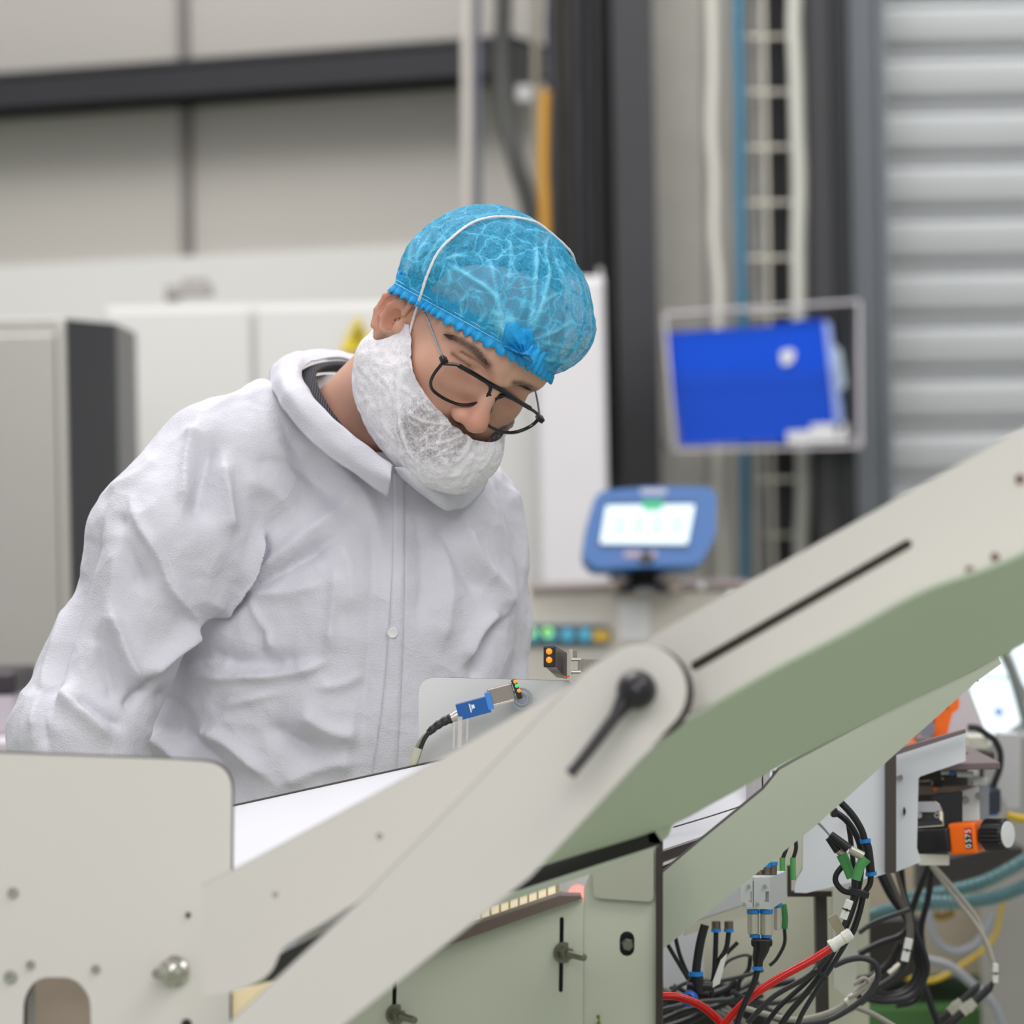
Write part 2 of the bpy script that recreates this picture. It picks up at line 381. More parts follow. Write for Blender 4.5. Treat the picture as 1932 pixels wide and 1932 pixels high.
bV, bF = snet(bodysdf, (-.66, 3.40, .04), (.16, 4.12, 1.53), .006)
body_v = list(map(tuple, headV))+list(map(tuple, bV)); body_f = list(map(tuple, headF))+[tuple(i+len(headV) for i in q) for q in bF]
foot0 = Vector((hip.x, hip.y, 0))
person = thing('person', foot0, 'man in white coverall, blue hair net and white beard cover, looking down', 'person')
skin = M('skin', (205, 155, 130), .52, 0, .12, 900)
nt = skin.node_tree; pb = nt.nodes['Principled BSDF']; at = nt.nodes.new('ShaderNodeAttribute'); at.attribute_name = 'tone'
nt.links.new(at.outputs['Color'], pb.inputs['Base Color']); pb.inputs['Subsurface Weight'].default_value = .10; pb.inputs['Subsurface Radius'].default_value = (.012, .005, .003); pb.inputs['Subsurface Scale'].default_value = .5
body = mk('body', body_v, body_f, skin, person, True)
ca = body.data.color_attributes.new('tone', 'FLOAT_COLOR', 'POINT')
cc = np.ones((len(body_v), 4), np.float32); cc[:len(headC), :3] = headC; cc[len(headC):, :3] = base; ca.data.foreach_set('color', cc.ravel())
from mathutils.bvhtree import BVHTree
def bvh(vs_, fs): return BVHTree.FromPolygons([Vector(v) for v in vs_], [tuple(int(i) for i in f) for f in fs])
HB = bvh(headV, headF)
def cast(B, x, y):
    h = B.ray_cast(CAM, ray(x, y).normalized()); return (h[0], h[1]) if h[0] is not None else (None, None)
# ---- hair under the net, brows, lashes, sideburns, beard
hairm = M('dark_hair', (38, 28, 24), .55, 0, .5, 500)
def hsd(X, Y, Z):
    s = ell(X, Y, Z, (0, -.012, .046), (.0775, .099, .0865))
    # cut by the hairline plane
    pl = -(Z-.030-.30*Y)/1.05
    return smax(smax(s, pl, .01), -(ell(X, Y, Z, (0, .082, .030), (.055, .060, .070))), .01)
hV, hF = snet(hsd, (-.11, -.13, -.06), (.11, .12, .15), .003)
mk('hair', [H(*v) for v in hV], hF, hairm, person, True)
def strands(name, seeds, mat, r=.00025):
    gg = G()
    for a, b in seeds:
        m_ = (a+b)/2+(a-b).orthogonal().normalized()*random.uniform(-.0006, .0006)
        gg.tube([a, m_, b], r, 0, 4, 3, rf=lambda t: 1-.75*t)
    return gg.build(name, mat, person)
def pxstrands(line, wid, n, ang, ln, off=.0006):
    """hairs rooted on the skin along a line seen from the front"""
    out = []; pts = spline([Vector((p[0], p[1], 0)) for p in line], 10)
    for _ in range(n):
        t = random.random()*(len(pts)-1.001); i = int(t); c = pts[i].lerp(pts[i+1], t-i); d = (pts[i+1]-pts[i]).normalized(); nrm = Vector((-d.y, d.x, 0))
        w_ = wid*(math.sin(math.pi*min(1, (t/(len(pts)-1))*.85+.12)))
        c = c+nrm*random.uniform(-w_, w_); a_ = math.radians(ang+random.uniform(-14, 14)); dd = Vector((d.x*math.cos(a_)-d.y*math.sin(a_), d.x*math.sin(a_)+d.y*math.cos(a_), 0))
        p, nn = cast(HB, c.x, c.y); q, n2 = cast(HB, c.x+dd.x*ln, c.y+dd.y*ln)
        if p and q and (p-q).length < .03 and Hi(p).y > .016: out.append((p+nn*off*.2, q+n2*off*2))
    return out
random.seed(3)
browm = M('brow_hair', (62, 42, 30), .6)
strands('eyebrow', pxstrands([(920, 688), (898, 662), (868, 643), (840, 631)], 8, 1300, -10, 13), browm, .00026)
strands('eyebrow', pxstrands([(968, 722), (985, 723), (1003, 733), (1016, 741)], 6, 500, 5, 11), browm, .00026)
strands('eyelashes', pxstrands([(852, 668), (862, 677), (876, 685), (886, 690)], 2.5, 260, 30, 10, .0024), hairm, .00045)
strands('eyelashes', pxstrands([(952, 738), (962, 742), (972, 750)], 2.5, 160, 30, 8, .0020), hairm, .00045)
strands('sideburn', pxstrands([(790, 572), (776, 596), (762, 616), (748, 636)], 9, 420, 10, 13), hairm, .00026)
bs = []
rb = random.Random(5); nh = 0
cand = np.where((bmk > .35))[0]
for i in rb.sample(list(cand), min(5200, len(cand))):
    v = Vector(V[i])
    p = H(*v); hit = HB.find_nearest(p); n_ = hit[1]
    dirl = (-HZ*.8+HF*.2*rb.random()+n_*.7+HX*rb.uniform(-.35, .35)).normalized()
    bs.append((p, p+dirl*rb.uniform(.005, .010)))
strands('beard', bs, hairm, .00028)
# ---- strokes: folds laid out on cloth
def seg_field(U, W, line, r):
    best = np.full(U.shape, 1e9)
    pts = spline([Vector((p[0], p[1], 0)) for p in line], 5); n_ = len(pts)-1
    for i in range(n_):
        ax0, ay0, bx, by = pts[i].x, pts[i].y, pts[i+1].x, pts[i+1].y; dx, dy = bx-ax0, by-ay0; L = dx*dx+dy*dy+1e-9
        t = np.clip(((U-ax0)*dx+(W-ay0)*dy)/L, 0, 1); d = np.hypot(U-ax0-t*dx, W-ay0-t*dy)
        q = (i+t)/n_; tp = np.clip(np.minimum(q, 1-q)*5, 0, 1)
        # fades out towards both ends
        e = d/r+np.where(tp < 1, (1-tp)*1.6, 0)
        best = np.minimum(best, e)
    return best
def topx(V):
    D = V-np.array(CAM); d = D[:, 1]; return 966+FPX*(D@np.array(RT))/d, 966-FPX*(D@np.array(UP))/d
def normals(V, F):
    F = np.asarray(F); n = np.cross(V[F[:, 2]]-V[F[:, 0]], V[F[:, 3]]-V[F[:, 1]]); N = np.zeros_like(V)
    for k in range(4): np.add.at(N, F[:, k], n)
    return N/np.maximum(np.linalg.norm(N, axis=1)[:, None], 1e-12)
def vnoise(V, sc, seed=0):
    return np.array([noise.noise(Vector(v)*sc+Vector((seed*7.3, seed*3.1, 0))) for v in V])
def folds(V, N, F_, amp=1.0):
    U, W = topx(V); face = np.clip(-N[:, 1]*3+.6, 0, 1); D = np.zeros(len(V))
    for line, r, a in F_:
        q = seg_field(U, W, line, r); D += a*np.exp(-np.abs(q)**1.35)
    return D*face*amp
# ---- coat
def coatsdf(X, Y, Z):
    t = cap(X, Y, Z, S(625, 800, 3.84), S(640, 900, 3.86), .058, .085)
    t = smin(t, cap(X, Y, Z, S(510, 850, 3.76), S(840, 985, 3.93), .062, .070), .07)
    t = smin(t, ell(X, Y, Z, S(670, 1080, 3.84), (.166, .142, .165)), .05)
    t = smin(t, ell(X, Y, Z, S(625, 1330, 3.83), (.182, .150, .24)), .07)
    t = smin(t, ell(X, Y, Z, S(600, 1700, 3.86), (.200, .165, .28)), .06)
    s = cap(X, Y, Z, S(420, 885, 3.73), S(295, 1025, 3.69), .072, .068)
    s = smin(s, cap(X, Y, Z, S(300, 1025, 3.69), S(202, 1270, 3.68), .068, .060), .03)
    s = smin(s, cap(X, Y, Z, S(202, 1270, 3.68), S(146, 1400, 3.66), .060, .060), .03)
    s = smin(s, cap(X, Y, Z, S(215, 1295, 3.66), S(170, 1400, 3.65), .032, .042), .02)
    s = smin(s, cap(X, Y, Z, S(140, 1400, 3.65), S(172, 1625, 3.62), .060, .036), .03)
    a = smin(t, s, .035)
    l = cap(X, Y, Z, S(885, 985, 3.93), S(918, 1180, 3.90), .058, .048)
    l = smin(l, cap(X, Y, Z, S(918, 1180, 3.90), S(922, 1400, 3.87), .048, .045), .02)
    l = smin(l, cap(X, Y, Z, S(922, 1400, 3.87), S(895, 1690, 3.80), .048, .034), .03)
    a = smin(a, l, .03)
    # cut the neckline and the hem
    nk = cap(X, Y, Z, S(645, 680, 3.80), S(672, 845, 3.80), .068, .056)
    a = smax(a, -nk, .01)
    return smax(a, .80-Z, .01)
cV, cF = snet(coatsdf, (-.60, 3.46, .76), (.16, 4.12, 1.52), .0030)
cN = normals(cV, cF)
R_ = [  # ridges and hollows: line, width in px, height in m
 ([(545, 705), (620, 800), (690, 880)], 10, .002),
 ([(375, 790), (355, 870), (340, 980)], 12, .007), ([(395, 830), (385, 900), (375, 990)], 26, -.008), ([(420, 850), (425, 940), (428, 1010)], 14, .006),
 ([(248, 940), (262, 990), (300, 1050), (322, 1110), (368, 1168)], 7, .004), ([(232, 950), (240, 1040), (280, 1130)], 26, -.006),
 ([(368, 1168), (420, 1112), (470, 1030), (505, 1000)], 14, .010), ([(400, 1165), (450, 1120), (560, 1060), (640, 1010)], 16, -.007),
 ([(430, 1095), (520, 1060), (640, 960), (665, 935)], 26, .006), ([(490, 1010), (500, 1035), (470, 1085)], 10, -.005),
 ([(265, 1290), (320, 1225), (368, 1170)], 12, .008), ([(238, 1340), (260, 1310), (300, 1270)], 10, -.006),
 ([(250, 945), (225, 1060), (200, 1170), (150, 1290)], 18, .005), ([(200, 960), (160, 1080), (110, 1240), (90, 1380)], 18, -.006), ([(150, 1060), (110, 1180), (70, 1330), (60, 1400)], 9, .004),
 ([(215, 1140), (230, 1220), (266, 1306)], 10, .008), ([(185, 1180), (200, 1260), (225, 1330)], 22, -.006),
 ([(100, 1290), (150, 1340), (215, 1400)], 16, .006), ([(130, 1310), (190, 1350), (236, 1375)], 10, -.005), ([(80, 1270), (75, 1350), (90, 1420)], 12, -.004),
 ([(345, 1263), (400, 1250), (440, 1248)], 8, .003), ([(350, 1280), (450, 1278), (560, 1268), (618, 1248)], 9, .005), ([(380, 1240), (480, 1250), (590, 1240)], 18, -.005),
 ([(636, 1060), (628, 1150), (616, 1255)], 8, .0035), ([(420, 1105), (520, 1120), (630, 1100)], 12, .003), ([(500, 1170), (490, 1230), (540, 1270)], 12, -.003), ([(470, 1130), (500, 1190), (510, 1230)], 7, .002),
 ([(420, 1335), (470, 1322), (540, 1305)], 5, .002), ([(560, 1340), (620, 1380), (680, 1390)], 22, .006), ([(500, 1360), (560, 1400), (600, 1420)], 20, -.006),
 ([(280, 1380), (340, 1430), (400, 1520)], 16, .007), ([(330, 1370), (400, 1430), (450, 1490)], 22, -.006), ([(360, 1380), (430, 1400), (520, 1480)], 14, .006), ([(300, 1300), (330, 1340), (330, 1400)], 20, -.005),
 ([(520, 1490), (600, 1450), (680, 1440)], 16, .004), ([(560, 800), (620, 870), (690, 940), (720, 1040)], 22, .004), ([(520, 790), (600, 900), (660, 990)], 22, -.003),
 ([(860, 960), (900, 1050), (945, 1110), (955, 1160)], 14, .006), ([(820, 960), (870, 1060), (920, 1130)], 22, -.004), ([(955, 1162), (925, 1200), (905, 1250), (895, 1290)], 9, -.008), ([(940, 1150), (900, 1190), (870, 1260)], 14, .006),
 ([(790, 960), (800, 1080), (790, 1200)], 22, -.003), ([(840, 1000), (850, 1120), (830, 1240)], 18, .003), ([(960, 900), (985, 1000), (990, 1120)], 12, .003),
 ([(300, 860), (260, 900), (190, 935)], 8, .003), ([(440, 760), (520, 745), (600, 790)], 12, .003), ([(390, 775), (470, 742), (540, 720)], 6, .003),
 ([(700, 960), (704, 1100), (690, 1300), (672, 1450)], 16, -.003), ([(640, 1010), (660, 1080), (660, 1180)], 16, .003),
 ([(590, 1300), (650, 1290), (690, 1270)], 10, .0025), ([(450, 900), (520, 930), (580, 1000)], 20, .003), ([(470, 870), (560, 880), (620, 930)], 14, -.0025)]
D = folds(cV, cN, R_, 2.35)
Fq = np.asarray(cF); Eq = np.concatenate([Fq[:, [0, 1]], Fq[:, [1, 2]], Fq[:, [2, 3]], Fq[:, [3, 0]]])
for _ in range(2):
    s_ = np.zeros(len(D)); c_ = np.zeros(len(D)); np.add.at(s_, Eq[:, 0], D[Eq[:, 1]]); np.add.at(s_, Eq[:, 1], D[Eq[:, 0]]); np.add.at(c_, Eq[:, 0], 1); np.add.at(c_, Eq[:, 1], 1); D = .6*D+.4*s_/np.maximum(c_, 1)
n1 = vnoise(cV, 9, 1); n2 = vnoise(cV, 26, 2); n3 = vnoise(cV, 60, 3)
D += .007*n1+.0030*(1-2*np.abs(n2))*(n1+.4)+.0005*(1-2*np.abs(n3))
cV2 = cV+cN*D[:, None]
coatm = M('nonwoven_white', (212, 210, 219), .62, 0, 0, 400, .02, 40, spec=.3)
nt = coatm.node_tree; pb = nt.nodes['Principled BSDF']; tc = nt.nodes.new('ShaderNodeTexCoord')
vo = nt.nodes.new('ShaderNodeTexVoronoi'); vo.inputs['Scale'].default_value = 620; nt.links.new(tc.outputs['Object'], vo.inputs['Vector'])
no = nt.nodes.new('ShaderNodeTexNoise'); no.inputs['Scale'].default_value = 30; no.inputs['Detail'].default_value = 3; no.inputs['Distortion'].default_value = .8; nt.links.new(tc.outputs['Object'], no.inputs['Vector'])
b1 = nt.nodes.new('ShaderNodeBump'); b1.inputs['Strength'].default_value = .35; b1.inputs['Distance'].default_value = .0012; nt.links.new(vo.outputs['Distance'], b1.inputs['Height'])
b2 = nt.nodes.new('ShaderNodeBump'); b2.inputs['Strength'].default_value = .3; b2.inputs['Distance'].default_value = .003; nt.links.new(no.outputs['Fac'], b2.inputs['Height'])
wn_ = nt.nodes.new('ShaderNodeTexNoise'); wn_.inputs['Scale'].default_value = 7; wn_.inputs['Detail'].default_value = 3; nt.links.new(tc.outputs['Object'], wn_.inputs['Vector'])
wa_ = nt.nodes.new('ShaderNodeVectorMath'); wa_.operation = 'MULTIPLY_ADD'; wa_.inputs[1].default_value = (.16, .16, .16); nt.links.new(wn_.outputs['Color'], wa_.inputs[0]); nt.links.new(tc.outputs['Object'], wa_.inputs[2])
cv_ = nt.nodes.new('ShaderNodeTexVoronoi'); cv_.feature = 'F1'; cv_.inputs['Scale'].default_value = 13; nt.links.new(wa_.outputs[0], cv_.inputs['Vector'])
b3 = nt.nodes.new('ShaderNodeBump'); b3.inputs['Strength'].default_value = .28; b3.inputs['Distance'].default_value = .022; nt.links.new(cv_.outputs['Distance'], b3.inputs['Height']); nt.links.new(b1.outputs['Normal'], b3.inputs['Normal']); nt.links.new(b3.outputs['Normal'], b2.inputs['Normal']); nt.links.new(b2.outputs['Normal'], pb.inputs['Normal'])
coat = mk('coverall', cV2, cF, coatm, person, True)
CB = bvh(cV2, cF)
coatm2 = coatm
def ribbon(name, left, right, off, th, mat, parent, nu=60, nv=6, B=None):
    """a strip of cloth lying on the coat between two lines"""
    L = spline([Vector((a[0], a[1], 0)) for a in left], 14); R = spline([Vector((a[0], a[1], 0)) for a in right], 14)
    def at(C, t): t *= len(C)-1; i = min(int(t), len(C)-2); return C[i].lerp(C[i+1], t-i)
    gr = []; last = None
    for i in range(nu+1):
        row = []
        for j in range(nv+1):
            q = at(L, i/nu).lerp(at(R, i/nu), j/nv); p, n_ = cast(B or CB, q.x, q.y)
            if p is None: p = last
            e = off*(1 if 0 < j < nv else .35); last = p; row.append(p-FW*e)
        gr.append(row)
    for _ in range(4):
        gr = [[(gr[i][j]*2+gr[max(i-1, 0)][j]+gr[min(i+1, nu)][j])/4 for j in range(nv+1)] for i in range(nu+1)]
    v = [p for r in gr for p in r]; n0 = len(v); v += [p+FW*th for p in v]; f = []; w_ = nv+1
    for i in range(nu):
        for j in range(nv): a = i*w_+j; f.append((a, a+1, a+w_+1, a+w_)); f.append((a+n0, a+w_+n0, a+w_+1+n0, a+1+n0))
    for i in range(nu): a = i*w_; f.append((a, a+w_, a+w_+n0, a+n0)); a += nv; f.append((a, a+n0, a+w_+n0, a+w_))
    for j in range(nv): f.append((j, j+n0, j+1+n0, j+1)); a = nu*w_+j; f.append((a, a+1, a+1+n0, a+n0))
    return mk(name, v, f, mat, parent, True)
ribbon('placket', [(741, 888), (742, 1000), (736, 1150), (722, 1320), (700, 1475)], [(763, 888), (764, 1000), (763, 1150), (757, 1320), (748, 1475)], .0045, .003, coatm, coat)
p, n_ = cast(CB, 741, 1194); gg = G(); gg.lathe(p-FW*.0040, -FW, [(0, 0), (.0055, 0), (.0055, .0012), (.0046, .0020), (.0030, .0016), (0, .0016)], 0, 24); gg.build('snap_button', whitep, coat, True)
# collar: stand and fall swept round the neck  (inner line, fold line, outer line)
def loft(name, rows, mat, parent, n=10, th=.0012, sub=8, jit=0):
    C = [spline([P(*q) for q in r], n) for r in rows]; m_ = len(C[0])
    gr = []
    for i in range(m_):
        cc_ = spline([c[i] for c in C], sub) if len(C) > 2 else [C[0][i].lerp(C[1][i], k/sub) for k in range(sub+1)]; gr.append(cc_)
    v = [p for r in gr for p in r]; w_ = len(gr[0])
    if jit: v = [p+Vector((noise.noise(p*40), noise.noise(p*40+Vector((9, 0, 0))), noise.noise(p*40+Vector((0, 9, 0)))))*jit for p in v]
    f = [(i*w_+j, i*w_+j+1, (i+1)*w_+j+1, (i+1)*w_+j) for i in range(m_-1) for j in range(w_-1)]
    o = mk(name, v, f, mat, parent, True); md = o.modifiers.new('s', 'SOLIDIFY'); md.thickness = th; md.offset = 0; return o
loft('collar', [
 [(742, 884, 3.655), (700, 858, 3.665), (640, 808, 3.675), (592, 752, 3.70), (568, 704, 3.745), (590, 682, 3.82), (645, 676, 3.90), (715, 700, 3.94)],
 [(741, 880, 3.640), (696, 846, 3.650), (632, 795, 3.660), (578, 738, 3.685), (556, 694, 3.74), (580, 670, 3.84), (645, 666, 3.935), (725, 695, 3.97)],
 [(738, 905, 3.632), (682, 872, 3.645), (608, 812, 3.655), (545, 742, 3.68), (530, 690, 3.75), (560, 664, 3.87), (645, 664, 3.965), (740, 700, 4.0)],
 [(731, 937, 3.655), (668, 893, 3.655), (585, 830, 3.665), (525, 755, 3.70), (509, 706, 3.78), (535, 682, 3.90), (645, 680, 4.0), (750, 715, 4.03)]], coatm, coat, jit=.002)
loft('collar', [
 [(744, 886, 3.655), (770, 880, 3.66), (810, 870, 3.69), (850, 850, 3.74), (870, 820, 3.80)],
 [(746, 884, 3.645), (775, 884, 3.64), (820, 880, 3.67), (865, 862, 3.73), (885, 825, 3.80)],
 [(755, 900, 3.650), (790, 918, 3.645), (835, 925, 3.67), (885, 905, 3.73), (905, 850, 3.82)],
 [(762, 905, 3.665), (800, 935, 3.665), (850, 964, 3.69), (905, 935, 3.76), (930, 870, 3.86)]], coatm, coat, jit=.002)
# sweater neck
sw = M('dark_knit', (58, 56, 66), .8)
nt = sw.node_tree; wv = nt.nodes.new('ShaderNodeTexWave'); wv.inputs['Scale'].default_value = 130; tc = nt.nodes.new('ShaderNodeTexCoord'); nt.links.new(tc.outputs['Object'], wv.inputs['Vector'])
bp = nt.nodes.new('ShaderNodeBump'); bp.inputs['Strength'].default_value = .8; bp.inputs['Distance'].default_value = .002; nt.links.new(wv.outputs['Fac'], bp.inputs['Height']); nt.links.new(bp.outputs['Normal'], nt.nodes['Principled BSDF'].inputs['Normal'])
loft('sweater_neck', [
 [(700, 860, 3.69), (655, 815, 3.705), (624, 775, 3.715), (600, 730, 3.745), (600, 700, 3.80), (640, 690, 3.88), (700, 705, 3.92)],
 [(695, 862, 3.695), (640, 815, 3.70), (604, 775, 3.705), (575, 728, 3.74), (580, 696, 3.81), (640, 684, 3.90), (705, 700, 3.94)],
 [(690, 880, 3.72), (620, 830, 3.72), (578, 785, 3.73), (550, 735, 3.77), (560, 710, 3.84), (630, 700, 3.93), (710, 715, 3.97)]], sw, person, th=.003)
# trousers and shoes (behind the machine)
def trs(X, Y, Z):
    a = ell(X, Y, Z, (hip.x, hip.y, hip.z-.02), (.185, .135, .15))
    for s in (-1, 1):
        hj = (hip.x+s*.085, hip.y+.01*s, hip.z-.05); kn = (hip.x+s*.10, hip.y-.02, .50); an = (hip.x+s*.11, hip.y+.02, .11)
        a = smin(a, cap(X, Y, Z, hj, kn, .100, .075), .03); a = smin(a, cap(X, Y, Z, kn, an, .073, .064), .02)
    return a
tV, tF = snet(trs, (-.62, 3.55, .03), (.12, 4.12, 1.2), .010); tV[:, 2] = np.maximum(tV[:, 2], .055)
mk('trousers', tV, tF, M('navy_trousers', (38, 42, 60), .8), person, True)
for s in (-1, 1):
    def sh(X, Y, Z):
        cx, cy = hip.x+s*.11, hip.y+.02
        a = smin(ell(X, Y, Z, (cx, cy-.01, .055), (.044, .07, .055)), ell(X, Y, Z, (cx+.02*s, cy-.12, .035), (.047, .10, .038)), .04)
        return smax(a, -Z, .004)
    sV, sF = snet(sh, (hip.x+s*.11-.09, hip.y-.28, -.02), (hip.x+s*.11+.09, hip.y+.12, .14), .006)
    sV[:, 2] = np.maximum(sV[:, 2], 0); mk('shoe', sV, sF, blackp, person, True)
# ---- sheer non-woven fabric
def sheer(name, c, c2, lo, hi, scale):
    m = M(name, c, .55, spec=.25); nt = m.node_tree; pb = nt.nodes['Principled BSDF']; lk = nt.links.new
    tc = nt.nodes.new('ShaderNodeTexCoord'); at = nt.nodes.new('ShaderNodeAttribute'); at.attribute_name = 'fold'
    no = nt.nodes.new('ShaderNodeTexNoise'); no.inputs['Scale'].default_value = scale; no.inputs['Detail'].default_value = 5; no.inputs['Distortion'].default_value = 1.2; lk(tc.outputs['Object'], no.inputs['Vector'])
    wp = nt.nodes.new('ShaderNodeTexNoise'); wp.inputs['Scale'].default_value = 35; wp.inputs['Detail'].default_value = 3; lk(tc.outputs['Object'], wp.inputs['Vector'])
    ad = nt.nodes.new('ShaderNodeVectorMath'); ad.operation = 'MULTIPLY_ADD'; ad.inputs[1].default_value = (.03, .03, .03); lk(wp.outputs['Color'], ad.inputs[0]); lk(tc.outputs['Object'], ad.inputs[2])
    vo = nt.nodes.new('ShaderNodeTexVoronoi'); vo.feature = 'DISTANCE_TO_EDGE'; vo.inputs['Scale'].default_value = 34; lk(ad.outputs[0], vo.inputs['Vector'])
    mr = nt.nodes.new('ShaderNodeMapRange'); mr.inputs['From Min'].default_value = 0; mr.inputs['From Max'].default_value = .06; mr.inputs['To Min'].default_value = .30; mr.inputs['To Max'].default_value = 0; lk(vo.outputs['Distance'], mr.inputs['Value'])
    r1 = nt.nodes.new('ShaderNodeMapRange'); r1.inputs['From Min'].default_value = .35; r1.inputs['From Max'].default_value = .65; r1.inputs['To Min'].default_value = lo; r1.inputs['To Max'].default_value = hi; lk(no.outputs['Fac'], r1.inputs['Value'])
    a1 = nt.nodes.new('ShaderNodeMath'); a1.operation = 'ADD'; lk(r1.outputs[0], a1.inputs[0]); lk(mr.outputs[0], a1.inputs[1])
    a2 = nt.nodes.new('ShaderNodeMath'); a2.operation = 'MULTIPLY_ADD'; a2.inputs[1].default_value = .55; a2.use_clamp = True; lk(at.outputs['Fac'], a2.inputs[0]); lk(a1.outputs[0], a2.inputs[2]); lk(a2.outputs[0], pb.inputs['Alpha'])
    mx = nt.nodes.new('ShaderNodeMix'); mx.data_type = 'RGBA'; mx.inputs['A'].default_value = srgb(c); mx.inputs['B'].default_value = srgb(c2)
    a3 = nt.nodes.new('ShaderNodeMath'); a3.operation = 'ADD'; a3.use_clamp = True; lk(mr.outputs[0], a3.inputs[0]); lk(at.outputs['Fac'], a3.inputs[1]); lk(a3.outputs[0], mx.inputs['Factor']); lk(mx.outputs['Result'], pb.inputs['Base Color'])
    bp = nt.nodes.new('ShaderNodeBump'); bp.inputs['Strength'].default_value = .4; bp.inputs['Distance'].default_value = .002; lk(a1.outputs[0], bp.inputs['Height']); lk(bp.outputs['Normal'], pb.inputs['Normal'])
    return m
def setfold(o, arr):
    a = o.data.attributes.new('fold', 'FLOAT', 'POINT'); a.data.foreach_set('value', np.clip(arr, 0, 1).astype(np.float32))
netm = sheer('blue_net', (52, 168, 212), (128, 210, 238), .42, .86, 420)
bandm = M('blue_net_gathered', (22, 158, 222), .55, 0, .4, 300, .12, 150)
beardm = sheer('white_net', (228, 222, 228), (244, 240, 246), .40, .86, 380)
# hair net: star-shaped about C0 from the brim plane up
C0 = Vector((0, -.005, .028)); NP = Vector((0, -.391, .92)).normalized(); XA = Vector((1, 0, 0)); YA = NP.cross(XA).normalized()
er = np.array((.080, .1035, .090)); ec = np.array((0, -.010, .042))
kV, kF = snet(lambda X, Y, Z: headsdf(X, Y, Z, False), (-.11, -.13, -.13), (.11, .14, .14), .003); KB = bvh(kV, kF)
def erad(d):
    h_ = KB.ray_cast(C0+Vector(d)*.25, -Vector(d)); rk = (Vector(h_[0])-C0).length+.0015 if h_[0] is not None else 0
    return max(rk, erad0(d))
def erad0(d):
    o_ = (np.array(C0)-ec)/er; dd = np.array(d)/er; a = dd@dd; b = 2*o_@dd; c = o_@o_-1; return (-b+math.sqrt(max(b*b-4*a*c, 0)))/(2*a)
NU, NVV = 300, 110
cv, cfac = [], []
for j in range(NVV+1):
    th = math.radians(93)*(1-j/NVV)
    for i in range(NU):
        a = 2*math.pi*i/NU; d = (XA*math.sin(a)+YA*math.cos(a))*math.sin(th)+NP*math.cos(th)
        r = erad(d); e = math.sin(min(1, (1-th/math.radians(93))*3.0)*math.pi/2)
        fr = max(0, d.dot(Vector((.55, .75, .25)).normalized()))
        pf = .002+e*(.008+.020*fr**2+.006*max(0, d.z)); sd = max(0, abs(d.x)-.3)*max(0, 1-abs(d.y+.05)*1.8)*.022
        pl = .0014*math.sin(a*34+2*math.sin(3*a))*(1-j/NVV)**1.5*(.4+e)
        cv.append(H(*(C0+d*(r+pf+sd*(1-e*.4)+pl))))
cfs = [(j*NU+i, j*NU+(i+1) % NU, (j+1)*NU+(i+1) % NU, (j+1)*NU+i) for j in range(NVV) for i in range(NU)]
cvn = np.array([list(v) for v in cv]); cn = normals(cvn, cfs); 
if (cn[NU*60]*(cvn[NU*60]-np.array(H(*C0)))).sum() < 0: cn = -cn
KN = (985, 668)
CR = [([(832, 492), (880, 519), (928, 552), (946, 590), (965, 640)], 4.5, 1), ([(910, 480), (928, 504), (937, 555), (952, 605)], 3, .8), ([(1012, 455), (1012, 504), (1005, 585), (992, 640)], 3.5, 1),
 ([(1042, 498), (1024, 570), (1000, 625)], 4, .9), ([(1092, 596), (1054, 621), (1015, 638), (985, 652)], 3.5, .8), ([(1058, 550), (1030, 568), (1010, 606)], 3, .7), ([(958, 450), (964, 480), (958, 555)], 3, .6),
 ([(892, 480), (856, 486), (835, 492)], 3, .7), ([(862, 580), (889, 546), (915, 560)], 3, .5), ([(805, 530), (802, 495), (832, 450), (860, 425)], 3, .6), ([(790, 520), (787, 480), (817, 432)], 3, .5), ([(838, 560), (850, 530), (842, 500)], 2.5, .5),
 ([(1075, 560), (1062, 520), (1040, 470)], 3, .5), ([(1090, 660), (1050, 650), (1015, 645)], 3, .6), ([(935, 575), (950, 620), (978, 655)], 11, 1), ([(960, 590), (972, 630), (990, 660)], 9, .9), ([(1030, 560), (1008, 612), (996, 650)], 6, .7),
 ([(1090, 690), (1050, 680), (1010, 672)], 4, .6), ([(1000, 470), (960, 470), (930, 500)], 2.5, .4), ([(980, 520), (990, 560), (975, 610)], 2.5, .5), ([(895, 620), (915, 590), (905, 560)], 2.5, .5), ([(870, 600), (868, 565), (850, 545)], 2.5, .4),
 ([(1100, 620), (1070, 600), (1060, 570)], 2.5, .5), ([(1035, 440), (1030, 480), (1045, 530)], 2.5, .5), ([(770, 510), (775, 470), (800, 430)], 3, .4), ([(820, 540), (818, 505), (850, 455)], 2.5, .4)]
U, W = topx(cvn); fr_ = np.clip(-cn[:, 1]*4+.8, 0, 1); fold = np.zeros(len(cvn)); disp = np.zeros(len(cvn))
for ln_, r_, a_ in CR:
    q = seg_field(U, W, ln_, r_); e = np.exp(-q**1.5)*a_*fr_; fold = np.maximum(fold, e*.9); disp += e*.0030*(r_/3)**.5-.0014*a_*np.exp(-(q/2.8)**2)*fr_
kn = np.exp(-((U-KN[0])**2+(W-KN[1])**2)/28.**2)*fr_; fold = np.maximum(fold, kn); disp += .006*kn*np.sin(np.arctan2(W-KN[1], U-KN[0])*13)*.4
disp += .0022*vnoise(cvn, 28, 4)+.0012*(1-2*np.abs(vnoise(cvn, 70, 5)))
rows = np.arange(len(cvn))//NU; disp *= np.clip(rows/6, 0, 1)
net = mk('hair_net', cvn+cn*disp[:, None], cfs, netm, person, True); setfold(net, fold)
NETB = bvh(cvn+cn*disp[:, None], cfs)
